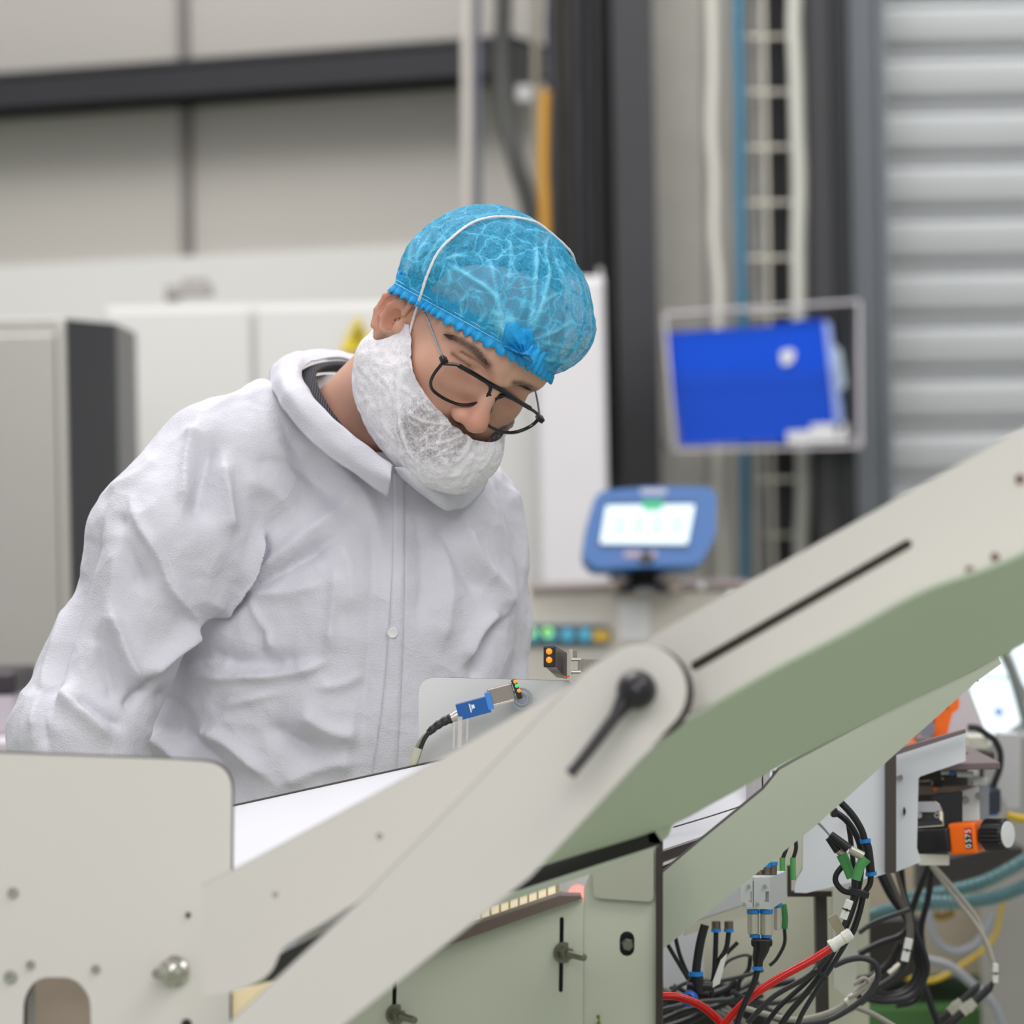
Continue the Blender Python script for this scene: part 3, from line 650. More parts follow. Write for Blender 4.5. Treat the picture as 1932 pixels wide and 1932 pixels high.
# gathered band and elastic threads at the brim
gb = G(); NB_ = 720; prof = [(-.0105, 1), (-.006, .7), (-.001, .15), (.003, .15), (.008, .7), (.0115, 1)]
vb = []
for k, (h, wv_) in enumerate(prof):
    for i in range(NB_):
        a = 2*math.pi*i/NB_; d = XA*math.sin(a)+YA*math.cos(a); r = erad(d)+.0025+max(0, abs(d.x)-.3)*max(0, 1-abs(d.y+.05)*1.8)*.022
        ph = a*62+2.5*math.sin(5*a)+1.5*math.sin(11*a); zz = h*(1+.18*math.sin(ph*1.0+1)*(wv_ > .9)+.1*math.sin(3.3*ph))
        knf = max(0, math.cos(a-.02))**60*.012*(1-abs(h)*30)
        vb.append(H(*(C0+d*(r+.0024*math.sin(ph)*wv_+.0012*wv_)+NP*(zz-.002)+d*knf)))
fb = [(k*NB_+i, k*NB_+(i+1) % NB_, (k+1)*NB_+(i+1) % NB_, (k+1)*NB_+i) for k in range(len(prof)-1) for i in range(NB_)]
bd = mk('gathered_band', vb, fb, bandm, net, True); md = bd.modifiers.new('s', 'SOLIDIFY'); md.thickness = .0006
for dz in (-.0022, .0012):
    gg = G(); ring = []
    for i in range(241):
        a = 2*math.pi*i/240; d = XA*math.sin(a)+YA*math.cos(a); r = erad(d)+.0040+max(0, abs(d.x)-.3)*max(0, 1-abs(d.y+.05)*1.8)*.022; ring.append(H(*(C0+d*r+NP*(dz))))
    gg.tube(ring, .0004, 0, 5, raw=True); gg.build('elastic_thread', M('pale_blue_elastic', (120, 205, 240), .5), net)
# knot of gathered cloth on the forehead
kv, kf = [], []; nr, na = 12, 84
for r_ in range(nr+1):
    for k in range(na):
        th = 2*math.pi*k/na; rr = r_/nr; rad = (15+38*max(0, math.cos(th+2.0))**1.5+3*math.sin(5*th)+3*math.sin(9*th+1))*rr; x_, y_ = 990+rad*math.cos(th)*1.15, 676+rad*math.sin(th)*1.3
        p, n_ = cast(NETB, x_, min(y_, 692))
        h = .0048*math.exp(-(rr*1.4)**2)+.0016*math.sin(th*13+math.sin(th*3)*3+rr*5)*math.sin(math.pi*min(1, rr*1.1))+.0030*noise.noise(Vector((x_/9, y_/9, 1.7)))*(1-rr)+.0006
        kv.append((p if p is not None else kv[-1])-FW*h-HZ*.0)
for r_ in range(nr):
    for k in range(na): kf.append((r_*na+k, (r_+1)*na+k, (r_+1)*na+(k+1) % na, r_*na+(k+1) % na))
ko = mk('gathered_knot', kv, kf, bandm, net, True); md = ko.modifiers.new('s', 'SOLIDIFY'); md.thickness = .0006
# beard cover
def bcs(X, Y, Z):
    a = ell(X, Y, Z, (0, .030, -.050), (.074, .066, .072))
    a = smin(a, ell(X, Y, Z, (.012, .078, -.074), (.044, .040, .034)), .03)
    a = smin(a, ell(X, Y, Z, (0, .0, -.045), (.082, .045, .060)), .03)
    a = smin(a, ell(X, Y, Z, (.030, .080, -.062), (.046, .034, .036)), .03)
    return smin(a, headsdf(X, Y, Z, False)-.0045, .006)
nV, nF = snet(bcs, (-.12, -.08, -.16), (.12, .15, .06), .0022)
bm = bmesh.new(); vv = [bm.verts.new(v) for v in nV]
for q in nF: bm.faces.new([vv[i] for i in q])
TP = Vector((-.068, .020, .004)); TN = Vector((0, .092, -.025))     # top edge: by the ear, under the nose
dv = (TN-TP); dv.x = 0; n_t = Vector((0, -dv.z, dv.y)).normalized()
bmesh.ops.bisect_plane(bm, geom=bm.verts[:]+bm.edges[:]+bm.faces[:], plane_co=TP, plane_no=n_t, clear_outer=True)
BT, BBm = Vector((-.068, .020, .004)), Vector((0, -.028, -.10)); BM = Vector((0, -.052, -.035))
for A_, B_ in ((BT, BM),):
    d_ = B_-A_; d_.x = 0; n_b = Vector((0, d_.z, -d_.y)).normalized()
    bmesh.ops.bisect_plane(bm, geom=bm.verts[:]+bm.edges[:]+bm.faces[:], plane_co=A_, plane_no=n_b if n_b.y < 0 else -n_b, clear_outer=True)
d_ = Vector((0, .03, -.075)); n_b = Vector((0, d_.z, -d_.y)).normalized(); n_b = n_b if n_b.y < 0 else -n_b
bmesh.ops.bisect_plane(bm, geom=bm.verts[:]+bm.edges[:]+bm.faces[:], plane_co=Vector((0, -.052, -.03)), plane_no=n_b, clear_outer=True)
bmesh.ops.subdivide_edges(bm, edges=[], cuts=1)
bm.normal_update(); bm.verts.index_update()
bcv = np.array([list(H(*v.co)) for v in bm.verts]); bcn = np.array([list(HX*v.normal.x+HF*v.normal.y+HZ*v.normal.z) for v in bm.verts]); bcf = [[v.index for v in f.verts] for f in bm.faces]; bedge = np.array([any(e.is_boundary for e in v.link_edges) for v in bm.verts]); bm.free()
BR = [([(775, 632), (750, 700), (752, 780), (770, 850), (800, 890)], 4, 1), ([(740, 640), (715, 720), (725, 800), (760, 850)], 3, .6), ([(755, 660), (790, 720), (800, 760), (850, 800)], 3, .7), ([(700, 690), (740, 740), (745, 800)], 3, .6),
 ([(890, 805), (850, 800), (790, 790), (750, 760)], 3, .8), ([(888, 812), (850, 830), (800, 840)], 3, .7), ([(892, 815), (880, 850), (850, 885)], 5, 1), ([(890, 812), (895, 850), (880, 890)], 3, .6), ([(840, 780), (800, 770), (770, 740), (745, 730)], 2.5, .6), ([(880, 800), (830, 780), (790, 790)], 2.5, .6),
 ([(780, 850), (820, 800), (870, 795)], 2.5, .6), ([(790, 880), (840, 850), (885, 820)], 2.5, .6), ([(690, 740), (700, 800), (740, 850)], 2.5, .4), ([(760, 790), (790, 840), (800, 880)], 2.5, .5), ([(720, 660), (770, 670), (790, 710)], 2.5, .5), ([(680, 700), (700, 760), (690, 800)], 3, .4), ([(930, 830), (920, 870), (900, 895)], 3, .5)]
U, W = topx(bcv); fr_ = np.clip(-bcn[:, 1]*4+.6, 0, 1); fold = np.zeros(len(bcv)); disp = np.zeros(len(bcv))
for ln_, r_, a_ in BR:
    q = seg_field(U, W, ln_, r_); e = np.exp(-q**1.5)*a_*fr_; fold = np.maximum(fold, e*.9); disp += e*.0028-.0014*a_*np.exp(-(q/2.8)**2)*fr_
disp += .0030*vnoise(bcv, 30, 6)+.0014*(1-2*np.abs(vnoise(bcv, 75, 7)))
rear = np.clip((np.hypot((U-825)/1.25, W-810)-48)/25, 0, 1)*.75; fold = np.maximum(fold, rear); fold = np.maximum(fold, np.clip((U-905)/30, 0, 1)*.45)
bc = mk('beard_cover', bcv+bcn*disp[:, None], bcf, beardm, person, True); setfold(bc, np.maximum(fold, bedge*.8))
BCB = bvh(bcv+bcn*disp[:, None], bcf)
whs = M('white_string', (236, 232, 232), .7, 0, .5, 900)
pts = []
for q in [(775, 634), (777, 626), (784, 600), (795, 560), (808, 520), (828, 480), (855, 450), (890, 425), (925, 414), (960, 413), (995, 418), (1022, 431)]:
    p, n_ = cast(NETB, *q); 
    if p is None or q[1] > 575: p2, n2 = cast(HB, *q); p, n_ = (p2, n2) if p is None else (p, n_)
    pts.append(p+(n_ if n_.y < 0 else -n_)*.0022-FW*.001)
lc = [Hi(p) for p in pts]; xl = lc[-1].x
for l_ in reversed(lc):
    if -l_.x > xl+.022:
        h_ = NETB.find_nearest(H(-l_.x, l_.y, l_.z)); q_ = h_[0]; o_ = (q_-H(0, 0, .03)).normalized(); pts.append(q_+o_*.0022)
gg = G(); gg.tube(pts, .0014, 0, 8, 10, rf=lambda t: 1+.12*math.sin(t*420)); gg.build('string', whs, bc, True)
# ---- glasses
GO = H(0, .104, .004)       # plane of the lenses
gn = HF; framem = M('black_acetate', (20, 20, 24), .18); lensm = M('lens_glass', (255, 255, 255), .0, trans=1, spec=.5); lensm.node_tree.nodes['Principled BSDF'].inputs['IOR'].default_value = 1.06
def gpt(x, y, k=2.2):
    p = on(x, y, GO, gn)
    for _ in range(4): s_ = (p-GO).dot(HX); p = on(x, y, GO-HF*(s_*s_*k), gn)
    return p
gl = mk('glasses', [GO, GO+HX*.001, GO+HZ*.001], [(0, 1, 2)], framem, person) if False else None
gro = bpy.data.objects.new('glasses', None); COL.objects.link(gro); gro.parent = person; gro.location = GO-WL[person.name]; WL[gro.name] = GO
L1 = [(834, 686), (849, 687), (866, 690), (895, 706), (918, 722), (925, 731), (922, 743), (908, 757), (888, 763), (866, 763), (842, 754), (823, 742), (814, 732), (813, 719), (820, 704)]
L2 = [(945, 745), (956, 748), (975, 757), (1000, 771), (1014, 782), (1013, 794), (998, 806), (975, 815), (955, 816), (935, 810), (922, 803), (919, 794), (924, 776), (931, 758)]
for Lx in (L1, L2):
    pts = [gpt(*q) for q in Lx]; pts.append(pts[0]); gg = G(); gg.tube(pts, .0017, 0, 8, 6); gg.build('rim', framem, gro, True)
    C = spline(pts, 6)[:-1]; cen = sum(C, Vector())/len(C); n0 = len(C); vl = C+[c-HF*.0012 for c in C]+[cen+HF*.0008, cen-HF*.0010]
    fl = [(i, (i+1) % n0, 2*n0) for i in range(n0)]+[((i+1) % n0+n0, i+n0, 2*n0+1) for i in range(n0)]+[(i, i+n0, (i+1) % n0+n0, (i+1) % n0) for i in range(n0)]
    mk('lens', vl, fl, lensm, gro, False)
gg = G(); gg.tube([gpt(866, 690), gpt(895, 706), gpt(926, 725), gpt(950, 738), gpt(975, 755), gpt(1000, 770)], .0024, 0, 8, 8)
gg.tube([gpt(921, 741), gpt(928, 748), gpt(935, 751), gpt(942, 750), gpt(950, 747)], .0017, 0, 8, 6); gg.build('bridge', framem, gro, True)
silver = M('silver_wire', (190, 190, 196), .25, .9)
for q0, q1, ex, ey in (((838, 681), (797, 580), -.082, .006), ((1020, 792), (1011, 742), .082, .01)):
    a = gpt(*q0); gg = G(); gg.obox(a-HF*.002, HX*.0035, HF*.004, HZ*.0026, 0, .0008); gg.build('hinge', framem, gro, True)
    e = H(ex, -.004, .022); d_ = e-a; gg = G(); s_ = -1 if ex < 0 else 1
    m1 = on(q1[0], q1[1], H(s_*.079, .02, .02), HX)
    gg.tube([a-HF*.004, (a.lerp(m1, .35)), m1, e], .0009, 0, 8, 8, rf=lambda t: 1.5-t*.6); gg.build('temple', silver, gro, True)
# ================================================================ ROOM
wallm = M('wall_cladding', (186, 181, 175), .6, 0, .1, 40, .03, 3)
wallw = M('wall_cladding_pale', (222, 220, 217), .6, 0, .1, 40, .02, 3)
def st(o, n=None): o['kind'] = 'structure'; return o
st(G().box((-9, -3, -.06), (9, 12, 0)).build('floor', M('green_floor', (156, 164, 146), .35, 0, .05, 20, .12, 1.2)))
# far wall runs slightly away to the left
A0, A1 = P(-1200, 966, 10.6), P(1420, 966, 8.95)
wd = (A1-A0); wd.z = 0; wn = Vector((wd.y, -wd.x, 0)).normalized()
wn = wn if wn.y < 0 else -wn
def wpt(x, y, off=0): return on(x, y, A0+wn*off, wn)
def wz(x, y): return wpt(x, y).z
def wallstrip(g_, z0, z1, o0, o1, m=0, a=A0, b=A1):
    p = Vector((a.x, a.y, 0)); q = Vector((b.x, b.y, 0)); t = wn
    v = [p+t*o0, q+t*o0, q+t*o1, p+t*o1]; V_ = [Vector((k.x, k.y, z0)) for k in v]+[Vector((k.x, k.y, z1)) for k in v]
    g_.add(V_, [(0, 1, 2, 3), (4, 7, 6, 5), (0, 4, 5, 1), (1, 5, 6, 2), (2, 6, 7, 3), (3, 7, 4, 0)], m)
g1 = G(); wallstrip(g1, wz(500, 478), 4.6, -.2, 0, 0); wallstrip(g1, 0, wz(500, 478), -.2, .03, 1)
st(g1.build('wall_back', [wallm, wallw]))
zt, zb = (wz(300, 138)), (wz(300, 205))
g1 = G(); c0 = A0.lerp(A1, .0); c1 = wpt(1030, 120); wallstrip(g1, zb, zt, .02, .22, 0, A0, Vector((c1.x, c1.y, 0))); wallstrip(g1, zt-.012, zt, .0, .23, 0, A0, Vector((c1.x, c1.y, 0))); wallstrip(g1, zb, zb+.012, .0, .23, 0, A0, Vector((c1.x, c1.y, 0)))
tag(g1.build('steel_beam', darksteel), 'long dark horizontal steel beam across the upper grey back wall', 'beam')
for i, (x, n_) in enumerate(((356, 'trim_1'),)):
    p = wpt(x, 300); u = wd.normalized(); g1 = G(); z0 = wz(x, 545)
    g1.obox(Vector((p.x, p.y, (z0+4.6)/2))+wn*.012, u*.011, wn*.014, Vector((0, 0, (4.6-z0)/2))); st(g1.build(n_, M('joint_grey', (128, 122, 120), .6)))
# right-hand part: wall with a corrugated shutter
st(G().box((.28, 9.0, 0), (5, 9.2, 4.6)).build('wall_right', darksteel))
slat = M('shutter_grey', (186, 188, 190), .42, .25, .05, 50, .05, 4)
xs0, xs1 = P(1598, 500, 8.5).x, 3.2
prof = []; zz = .02; pitch = 101*px(8.5); zref = P(1760, 303, 8.5).z-int(P(1760, 303, 8.5).z/pitch)*pitch-pitch
z = zref
while z < 4.5:
    for dz, dy in ((0, .028), (.10, .030), (.20, .012), (.24, .0), (.50, -.006), (.72, -.008), (.80, .002), (.86, .004), (.92, -.002), (.93, .045), (.985, .045)): prof.append((max(.02, z+dz*pitch), 8.5+dy))
    z += pitch
v = []; 
for z_, y_ in prof: v += [(xs0, y_, z_), (xs1, y_, z_), (xs1, y_+.03, z_), (xs0, y_+.03, z_)]
f = []
for i in range(len(prof)-1):
    for k in range(4): k2 = (k+1) % 4; f.append((i*4+k, i*4+k2, i*4+4+k2, i*4+4+k))
st(mk('door_1', v, f, slat, None, False))
g1 = G(); a, b = P(1603, 500, 8.44), P(1672, 500, 8.44); 
guide = M('guide_grey', (112, 116, 122), .45, .3, .05, 40, .06, 5)
g1.box((a.x, 8.40, 0), (b.x-.018, 8.49, 4.5)); g1.box((b.x-.018, 8.37, 0), (b.x, 8.49, 4.5)); g1.box((a.x, 8.37, 0), (a.x+.012, 8.42, 4.5)); st(g1.build('trim_2', guide))
# columns
def col(n, x0, x1, d, dep, m, lab, cat='column', web=True, y=500):
    a, b = P(x0, y, d).x, P(x1, y, d).x; g_ = G()
    if web:
        t = .012; g_.box((a, d, 0), (b, d+t, 4.5)); g_.box((a, d+dep-t, 0), (b, d+dep, 4.5)); m_ = (a+b)/2; g_.box((m_-t/2, d+t, 0), (m_+t/2, d+dep-t, 4.5))
    else: g_.box((a, d, 0), (b, d+dep, 4.5), 0, .006)
    return tag(g_.build(n, m), lab, cat)
col('steel_column', 1163, 1240, 8.3, .2, darksteel, 'wide dark grey steel column left of the cable ladder')
col('steel_column', 1536, 1572, 8.2, .16, darksteel, 'narrow dark steel column beside the left edge of the shutter')
col('steel_column', 1574, 1604, 8.26, .14, M('near_black', (26, 28, 32), .5), 'black upright post touching the grey shutter guide')
col('concrete_column', 1240, 1448, 8.72, .22, M('concrete', (214, 210, 202), .8, 0, .5, 30, .16, 6), 'pale concrete column behind the blue folder and the cables', web=False)
# cable ladder with cables
lad = M('ladder_zinc', (190, 186, 174), .4, .5, .05, 80, .06, 20)
g1 = G(); d = 8.45
xa, xb = P(1449, 500, d).x, P(1500, 500, d).x
t = thing('cable_ladder', (xa, d, 0), 'galvanised cable ladder with thin rungs on the dark column', 'cable ladder')
for xx in (xa, xb): G().box((xx-.005, d, 0), (xx+.005, d+.03, 4.5)).build('rail', lad, t)
z = P(1470, 487, d).z % (104.5*px(d)); k = 0
while z < 3.1:
    if z > .9: G().tube([(xa-.05, d+.006, z), ((xa+xb)/2, d+.006, z), (xb, d+.006, z)], .0055, 0, 8, 2).build('rung', lad, t)
    z += 104.5*px(d)
st(G().box((xa-.01, 8.6, 0), (P(1540, 500, 8.6).x, 8.7, 4.5)).build('trim_3', darksteel))
def vcable(n, xs, d, r, m, lab, y0=-60, y1=1250, amp=0, cat='cable', group=None):
    pts = []; random.seed(int(xs[0]*7)); k = 14
    for i in range(k):
        t_ = i/(k-1); y = y0+(y1-y0)*t_; x = xs[0]+(xs[1]-xs[0])*t_+random.uniform(-amp, amp); pts.append(P(x, y, d))
    pts = [pts[0]+Vector((0, 0, .8))]+pts+[Vector((pts[-1].x, pts[-1].y, .02))]
    o = G().tube(pts, r*px(d), 0, 10, 5).build(n, m, None, True); tag(o, lab, cat, group); return o
vcable('cable', (1343, 1362), 8.4, 11, M('pale_cable', (206, 204, 194), .5), 'pale wavy cable bundle left of the blue pipe', amp=5)
vcable('pipe', (1392, 1410), 8.42, 10, M('blue_pipe', (52, 118, 150), .5), 'thin blue pipe running down behind the blue folder', amp=1.5, cat='pipe')
vcable('conduit', (1328, 1338), 8.5, 5, zinc, 'thin grey conduit on the left of the concrete column face', cat='conduit')
vcable('conduit', (1428, 1440), 8.5, 9, M('grey_conduit', (170, 168, 166), .5), 'grey conduit between the blue pipe and the cable ladder', cat='conduit')
vcable('cable', (1503, 1520), 8.38, 16, M('pale_cable2', (214, 214, 204), .5), 'thick pale cable bundle on the right rail of the cable ladder', amp=5)
g1 = G(); 
# cable run left of the wide column
vcable('pipe', (880, 886), 8.35, 11, M('pale_pipe', (178, 172, 166), .5), 'pale vertical pipe at the left of the dark cable run', amp=0, cat='pipe')
vcable('pipe', (900, 906), 8.37, 7, M('slate_pipe', (104, 108, 120), .5), 'slim slate grey pipe beside the pale vertical pipe', amp=0, cat='pipe')
dc = M('dark_olive_cable', (58, 58, 56), .6)
tag(G().tube([P(950, -150, 8.35), P(950, 0, 8.35), P(948, 120, 8.35), P(955, 220, 8.33), P(975, 310, 8.3), P(1000, 400, 8.3), P(1030, 600, 8.3), P(1035, 1100, 8.3)], 17*px(8.3), 0, 12, 8).build('cable', dc, None, True), 'thick dark cable that bends right above the man', 'cable')
tag(board('junction_box', [(922, 84), (1003, 84), (1003, 156), (922, 156)], 8.55, .12, [blackm, blackm]), 'small black box behind the bending dark cable', 'box')
tag(board('cable_bracket', [(975, 160, 6), (1030, 160, 6), (1030, 188, 6), (975, 188, 6)], 8.5, .06, [whitep, whitep]), 'small pale bracket just under the black box', 'bracket')
vcable('pipe', (1010, 1016), 8.45, 8, M('beige_pipe', (160, 152, 138), .5), 'beige pipe right of the small black box', amp=0, cat='pipe')
tag(G().tube([P(1028, 170, 8.2), P(1026, 250, 8.2), P(1025, 330, 8.2), P(1028, 420, 8.2), P(1034, 900, 8.2), Vector((P(1034, 900, 8.2).x, 8.2, .02))], 11*px(8.36), 0, 10, 6).build('warning_tube', M('ochre', (176, 128, 42), .5), None, True), 'ochre yellow tube behind the top of the hair net', 'tube')
labs = ['first from the left in the dark cable run', 'second from the left in the dark cable run', 'middle one of the dark cable run', 'fourth from the left in the dark cable run', 'fifth from the left in the dark cable run', 'last one against the wide column']
for i, (x, r, c) in enumerate(((1044, 10, (52, 52, 60)), (1066, 9, (74, 70, 64)), (1088, 11, (40, 40, 42)), (1108, 10, (70, 70, 76)), (1128, 10, (34, 34, 36)), (1148, 11, (46, 44, 44)))):
    vcable('cable', (x-8, x+8), 8.36+.07*(i % 2), r-1, M('dark_cable_%d' % i, c, .5), 'dark vertical cable, '+labs[i], amp=1.5, group='dark cables beside the wide column')
st(board('trim_4', [(1036, -200), (1164, -200), (1166, 1300), (1050, 1300)], 8.6, .05, [M('cable_tray_back', (36, 35, 34), .7)]*2))
# acrylic pocket with the blue folder
t = thing('document_holder', P(1430, 850, 8.1), 'clear acrylic pocket holding a blue folder on the column', 'document holder')
acr = M('clear_acrylic', (70, 80, 110), .12, alpha=.05, spec=.15); edge = M('acrylic_edge', (204, 198, 204), .3)
o = board('back_plate', [(1252, 592), (1620, 568), (1622, 842), (1272, 850)], 8.16, .004, [acr, edge], t)
board('front_plate', [(1250, 700), (1600, 690), (1602, 842), (1272, 850)], 8.08, .004, [acr, edge], t)
for q in (((1252, 594), (1618, 570)), ((1618, 570), (1620, 842)), ((1272, 850), (1620, 842)), ((1252, 594), (1272, 850))):
    a, b = P(*q[0], 8.12), P(*q[1], 8.12); dv = (b-a)/2; g_ = G(); side = dv.normalized().cross(FW); g_.obox((a+b)/2, dv, FW*.04, side*.003); g_.build('rim', edge, t)
for q in ((1620, 845), (1272, 852)): a = P(*q, 8.14); G().obox(a+Vector((0, .16, .02)), Vector((.01, 0, 0)), FW*.15, Vector((0, 0, .01))).build('wall_bracket', edge, t)
bl = M('blue_folder', (0, 72, 200), .4, 0, .2, 12, .1, 5, spec=.2)
f_ = thing('folder', P(1420, 838, 8.12), 'bright blue plastic folder standing in the clear pocket', 'folder')
board('cover', [(1250, 627), (1330, 622), (1440, 616), (1510, 602), (1555, 601), (1568, 612), (1590, 830), (1400, 833), (1285, 841)], 8.11, .006, [bl, bl], f_)
board('spine', [(1554, 606), (1566, 608), (1592, 800), (1578, 826)], 8.10, .004, [M('pale_blue', (150, 168, 226), .3)]*2, f_)
board('label', [(1484, 814, 4), (1530, 812, 4), (1530, 800, 4), (1598, 798, 4), (1600, 832, 4), (1486, 836, 4)], 8.10, .002, [whitep]*2, f_)
board('sticker', [(1472, 664, 6), (1490, 658, 6), (1501, 664, 6), (1494, 684, 6), (1476, 690, 6)], 8.105, .001, [whitep]*2, f_)
board('sheet', [(1572, 650), (1586, 660), (1597, 728), (1584, 738)], 8.13, .002, [M('pale_cyan', (196, 214, 222), .4)]*2, f_)
# back cabinets
cab = M('cabinet_light', (205, 203, 201), .5, 0, .03, 30, .02, 2); cabd = M('seam_grey', (150, 146, 146), .6)
def cabinet(x0, x1, y, d, dep, lab, seams=(), m=cab, n='electrical_cabinet', cat='cabinet', yaw=0):
    a, b = P(x0, y, d), P(x1, y, d); zt = a.z*.5+b.z*.5; t_ = thing(n, ((a.x+b.x)/2, d, 0), lab, cat)
    G().box((a.x, d, .08), (b.x, d+dep, zt), 0, .006).build('body', m, t_); G().box((a.x+.02, d+.03, 0), (b.x-.02, d+dep-.03, .085)).build('plinth', blackm, t_)
    xs = [a.x]+[P(s, y, d).x for s in seams]+[b.x]
    for i in range(len(xs)-1): G().box((xs[i]+.006, d-.018, .12), (xs[i+1]-.006, d+.002, zt-.012), 0, .005).build('door', m, t_)
    return t_, a, b, zt
t, a, b, zt = cabinet(196, 1136, 570, 7.7, .45, 'wide light grey cabinet behind the man with a yellow warning sign', (478,))
G().box((P(1128, 540, 7.68).x, 7.66, zt-.02), (P(1136, 540, 7.68).x, 7.7, zt+.06)).build('lifting_eye', zinc, t)
o = board('hinge', [(1112, 700, 3), (1142, 700, 3), (1142, 734, 3), (1112, 734, 3)], 7.66, .03, [blackp]*2, t)
g_ = G()
yw = M('warning_yellow', (222, 196, 12), .45)
board('warning_sign', [(674, 594), (640, 664), (712, 664)], 7.672, .003, [yw, blackp], t)
board('warning_border', [(674, 590), (636, 667), (716, 667)], 7.676, .002, [blackp]*2, t, label='black edge of the yellow warning triangle') if False else None
board('lightning_symbol', [(677, 612), (664, 638), (674, 638), (668, 658), (686, 630), (676, 630), (684, 612)], 7.667, .002, [M('sign_black', (88, 78, 10), .5)]*2, t)
board('small_sticker', [(660, 552, 2), (694, 552, 2), (694, 564, 2), (660, 564, 2)], 7.70, .01, [M('amber', (214, 186, 120), .5)]*2, t) if False else None
# tall pale enclosure right behind the head
t, a, b, zt = cabinet(1010, 1140, 522, 7.5, .15, 'tall narrow pale enclosure between the man and the dark column', m=M('cabinet_white', (212, 208, 212), .5), n='tall_enclosure', cat='cabinet')
tag(G().obox(P(357, 548, 7.9), Vector((.05, 0, 0)), FW*.04, Vector((0, 0, .012)), 0, .004).obox(P(368, 538, 7.9), Vector((.028, 0, 0)), FW*.03, Vector((0, 0, .014)), 0, .004).obox(P(325, 556, 7.9), Vector((.014, 0, 0)), FW*.03, Vector((0, 0, .014)), 0, .004).build('cable_gland', M('gland_grey', (150, 146, 144), .5)), 'small grey cable gland on top of the light cabinet', 'cable gland')
# stainless cabinet at left
t = thing('stainless_cabinet', (P(80, 900, 6.4).x, 6.4, 0), 'tall brushed stainless cabinet at the left edge with a dark side', 'cabinet')
a, b, c = P(-320, 606, 6.4), P(122, 606, 6.4), P(196, 606, 6.4)
ss = M('brushed_steel', (172, 168, 164), .38, .55, .1, 40, .05, 3); dk = M('dark_glass_side', (46, 46, 50), .35)
G().box((a.x, 6.42, .1), (b.x, 6.9, a.z), 0, .004).build('body', ss, t); G().box((a.x+.01, 6.40, .12), (P(104, 600, 6.4).x, 6.422, a.z-.03), 0, .004).build('door', ss, t)
G().box((P(106, 600, 6.4).x, 6.40, .12), (b.x, 6.422, a.z-.01), 0, .003).build('frame_strip', M('strip_steel', (186, 182, 176), .35, .5), t)
v = [Vector((b.x, 6.42, .1)), Vector((c.x, 6.60, .1)), Vector((c.x, 6.95, .1)), Vector((b.x, 6.95, .1))]; v += [Vector((p.x, p.y, a.z-.003)) for p in v]
mk('side_panel', v, [(3, 2, 1, 0), (4, 5, 6, 7), (0, 1, 5, 4), (1, 2, 6, 5), (2, 3, 7, 6), (3, 0, 4, 7)], dk, t)
for xx in (a.x+.05, b.x-.05): G().cyl((xx, 6.65, 0), (xx, 6.65, .1), .02).build('foot', blackm, t)
# low bench at left
t = thing('bench', (P(-100, 1300, 5.2).x, 5.2, 0), 'pale workbench behind the sleeve at the left edge', 'bench')
a, b = P(-400, 1330, 5.1), P(150, 1330, 5.1)
G().box((a.x, 5.1, P(0, 1400, 5.1).z-.03), (b.x, 5.6, P(0, 1400, 5.1).z), 0, .003).build('top', M('bench_pale', (206, 198, 204), .5), t)
for xx in (a.x+.03, b.x-.03):
    for yy in (5.14, 5.56): G().box((xx-.02, yy-.02, 0), (xx+.02, yy+.02, P(0, 1400, 5.1).z-.03)).build('leg', zinc, t)
tz = P(0, 1400, 5.1).z
tag(G().box((P(-200, 1290, 5.3).x, 5.25, tz), (P(34, 1290, 5.3).x, 5.5, P(0, 1312, 5.25).z), 0, .006).build('storage_box', M('pale_mauve', (188, 180, 188), .5)), 'pale mauve box standing on the bench', 'box')
tag(G().box((P(-200, 1270, 5.3).x, 5.25, P(0, 1312, 5.25).z), (P(38, 1290, 5.3).x, 5.5, P(0, 1268, 5.25).z), 0, .01).build('keyboard_tray', M('dark_plum', (46, 40, 46), .5)), 'flat dark tray lying on the mauve box', 'tray')
# ---------------- machine behind with terminal
bm_ = M('beige_metal', (202, 194, 186), .4, .15, .05, 40, .03, 4)
D2 = 6.3
t = thing('labelling_machine', (P(1180, 1200, D2).x, D2, 0), 'beige machine housing with a row of round blue buttons', 'machine')
a, b = P(900, 1118, D2), P(1500, 1118, D2)
G().box((a.x, D2, .1), (b.x, D2+.35, a.z-.004), 0, .005).build('housing', bm_, t)
G().box((P(1000, 1110, D2).x, D2-.01, a.z-.004), (P(1420, 1110, D2).x, D2+.3, a.z+.010), 0, .003).build('top_rail', M('rail_taupe', (140, 128, 124), .4, .3), t)
board('button_panel', [(960, 1178, 22), (1155, 1178, 22), (1155, 1222, 22), (960, 1222, 22)], D2-.004, .006, [M('panel_slate', (86, 104, 116), .5)]*2, t)
bb = M('button_blue', (78, 172, 208), .35)
for x in (1005, 1037, 1071, 1104): G().cyl(P(x, 1199, D2-.006), P(x, 1199, D2-.018), 12.5*px(D2), 0, 24, None, .002).build('button', bb, t)
for x in (1001, 1033): G().lathe(P(x, 1193, D2-.018), -FW, [(5*px(D2), 0), (9*px(D2), 0), (9*px(D2), .003), (5*px(D2), .003), (5*px(D2), 0)], 0, 24).build('indicator_ring', M('lime_light', (150, 226, 96), .4, emit=.9), t, True)
board('button_amber', [(1118, 1188, 5), (1150, 1188, 5), (1150, 1211, 5), (1118, 1211, 5)], D2-.008, .01, [M('button_amber_mat', (212, 172, 66), .4)]*2, t)
board('sticker', [(1168, 1130, 4), (1226, 1130, 4), (1226, 1208, 8), (1168, 1208, 4)], D2-.002, .003, [M('sticker_white', (224, 222, 226), .5)]*2, t)
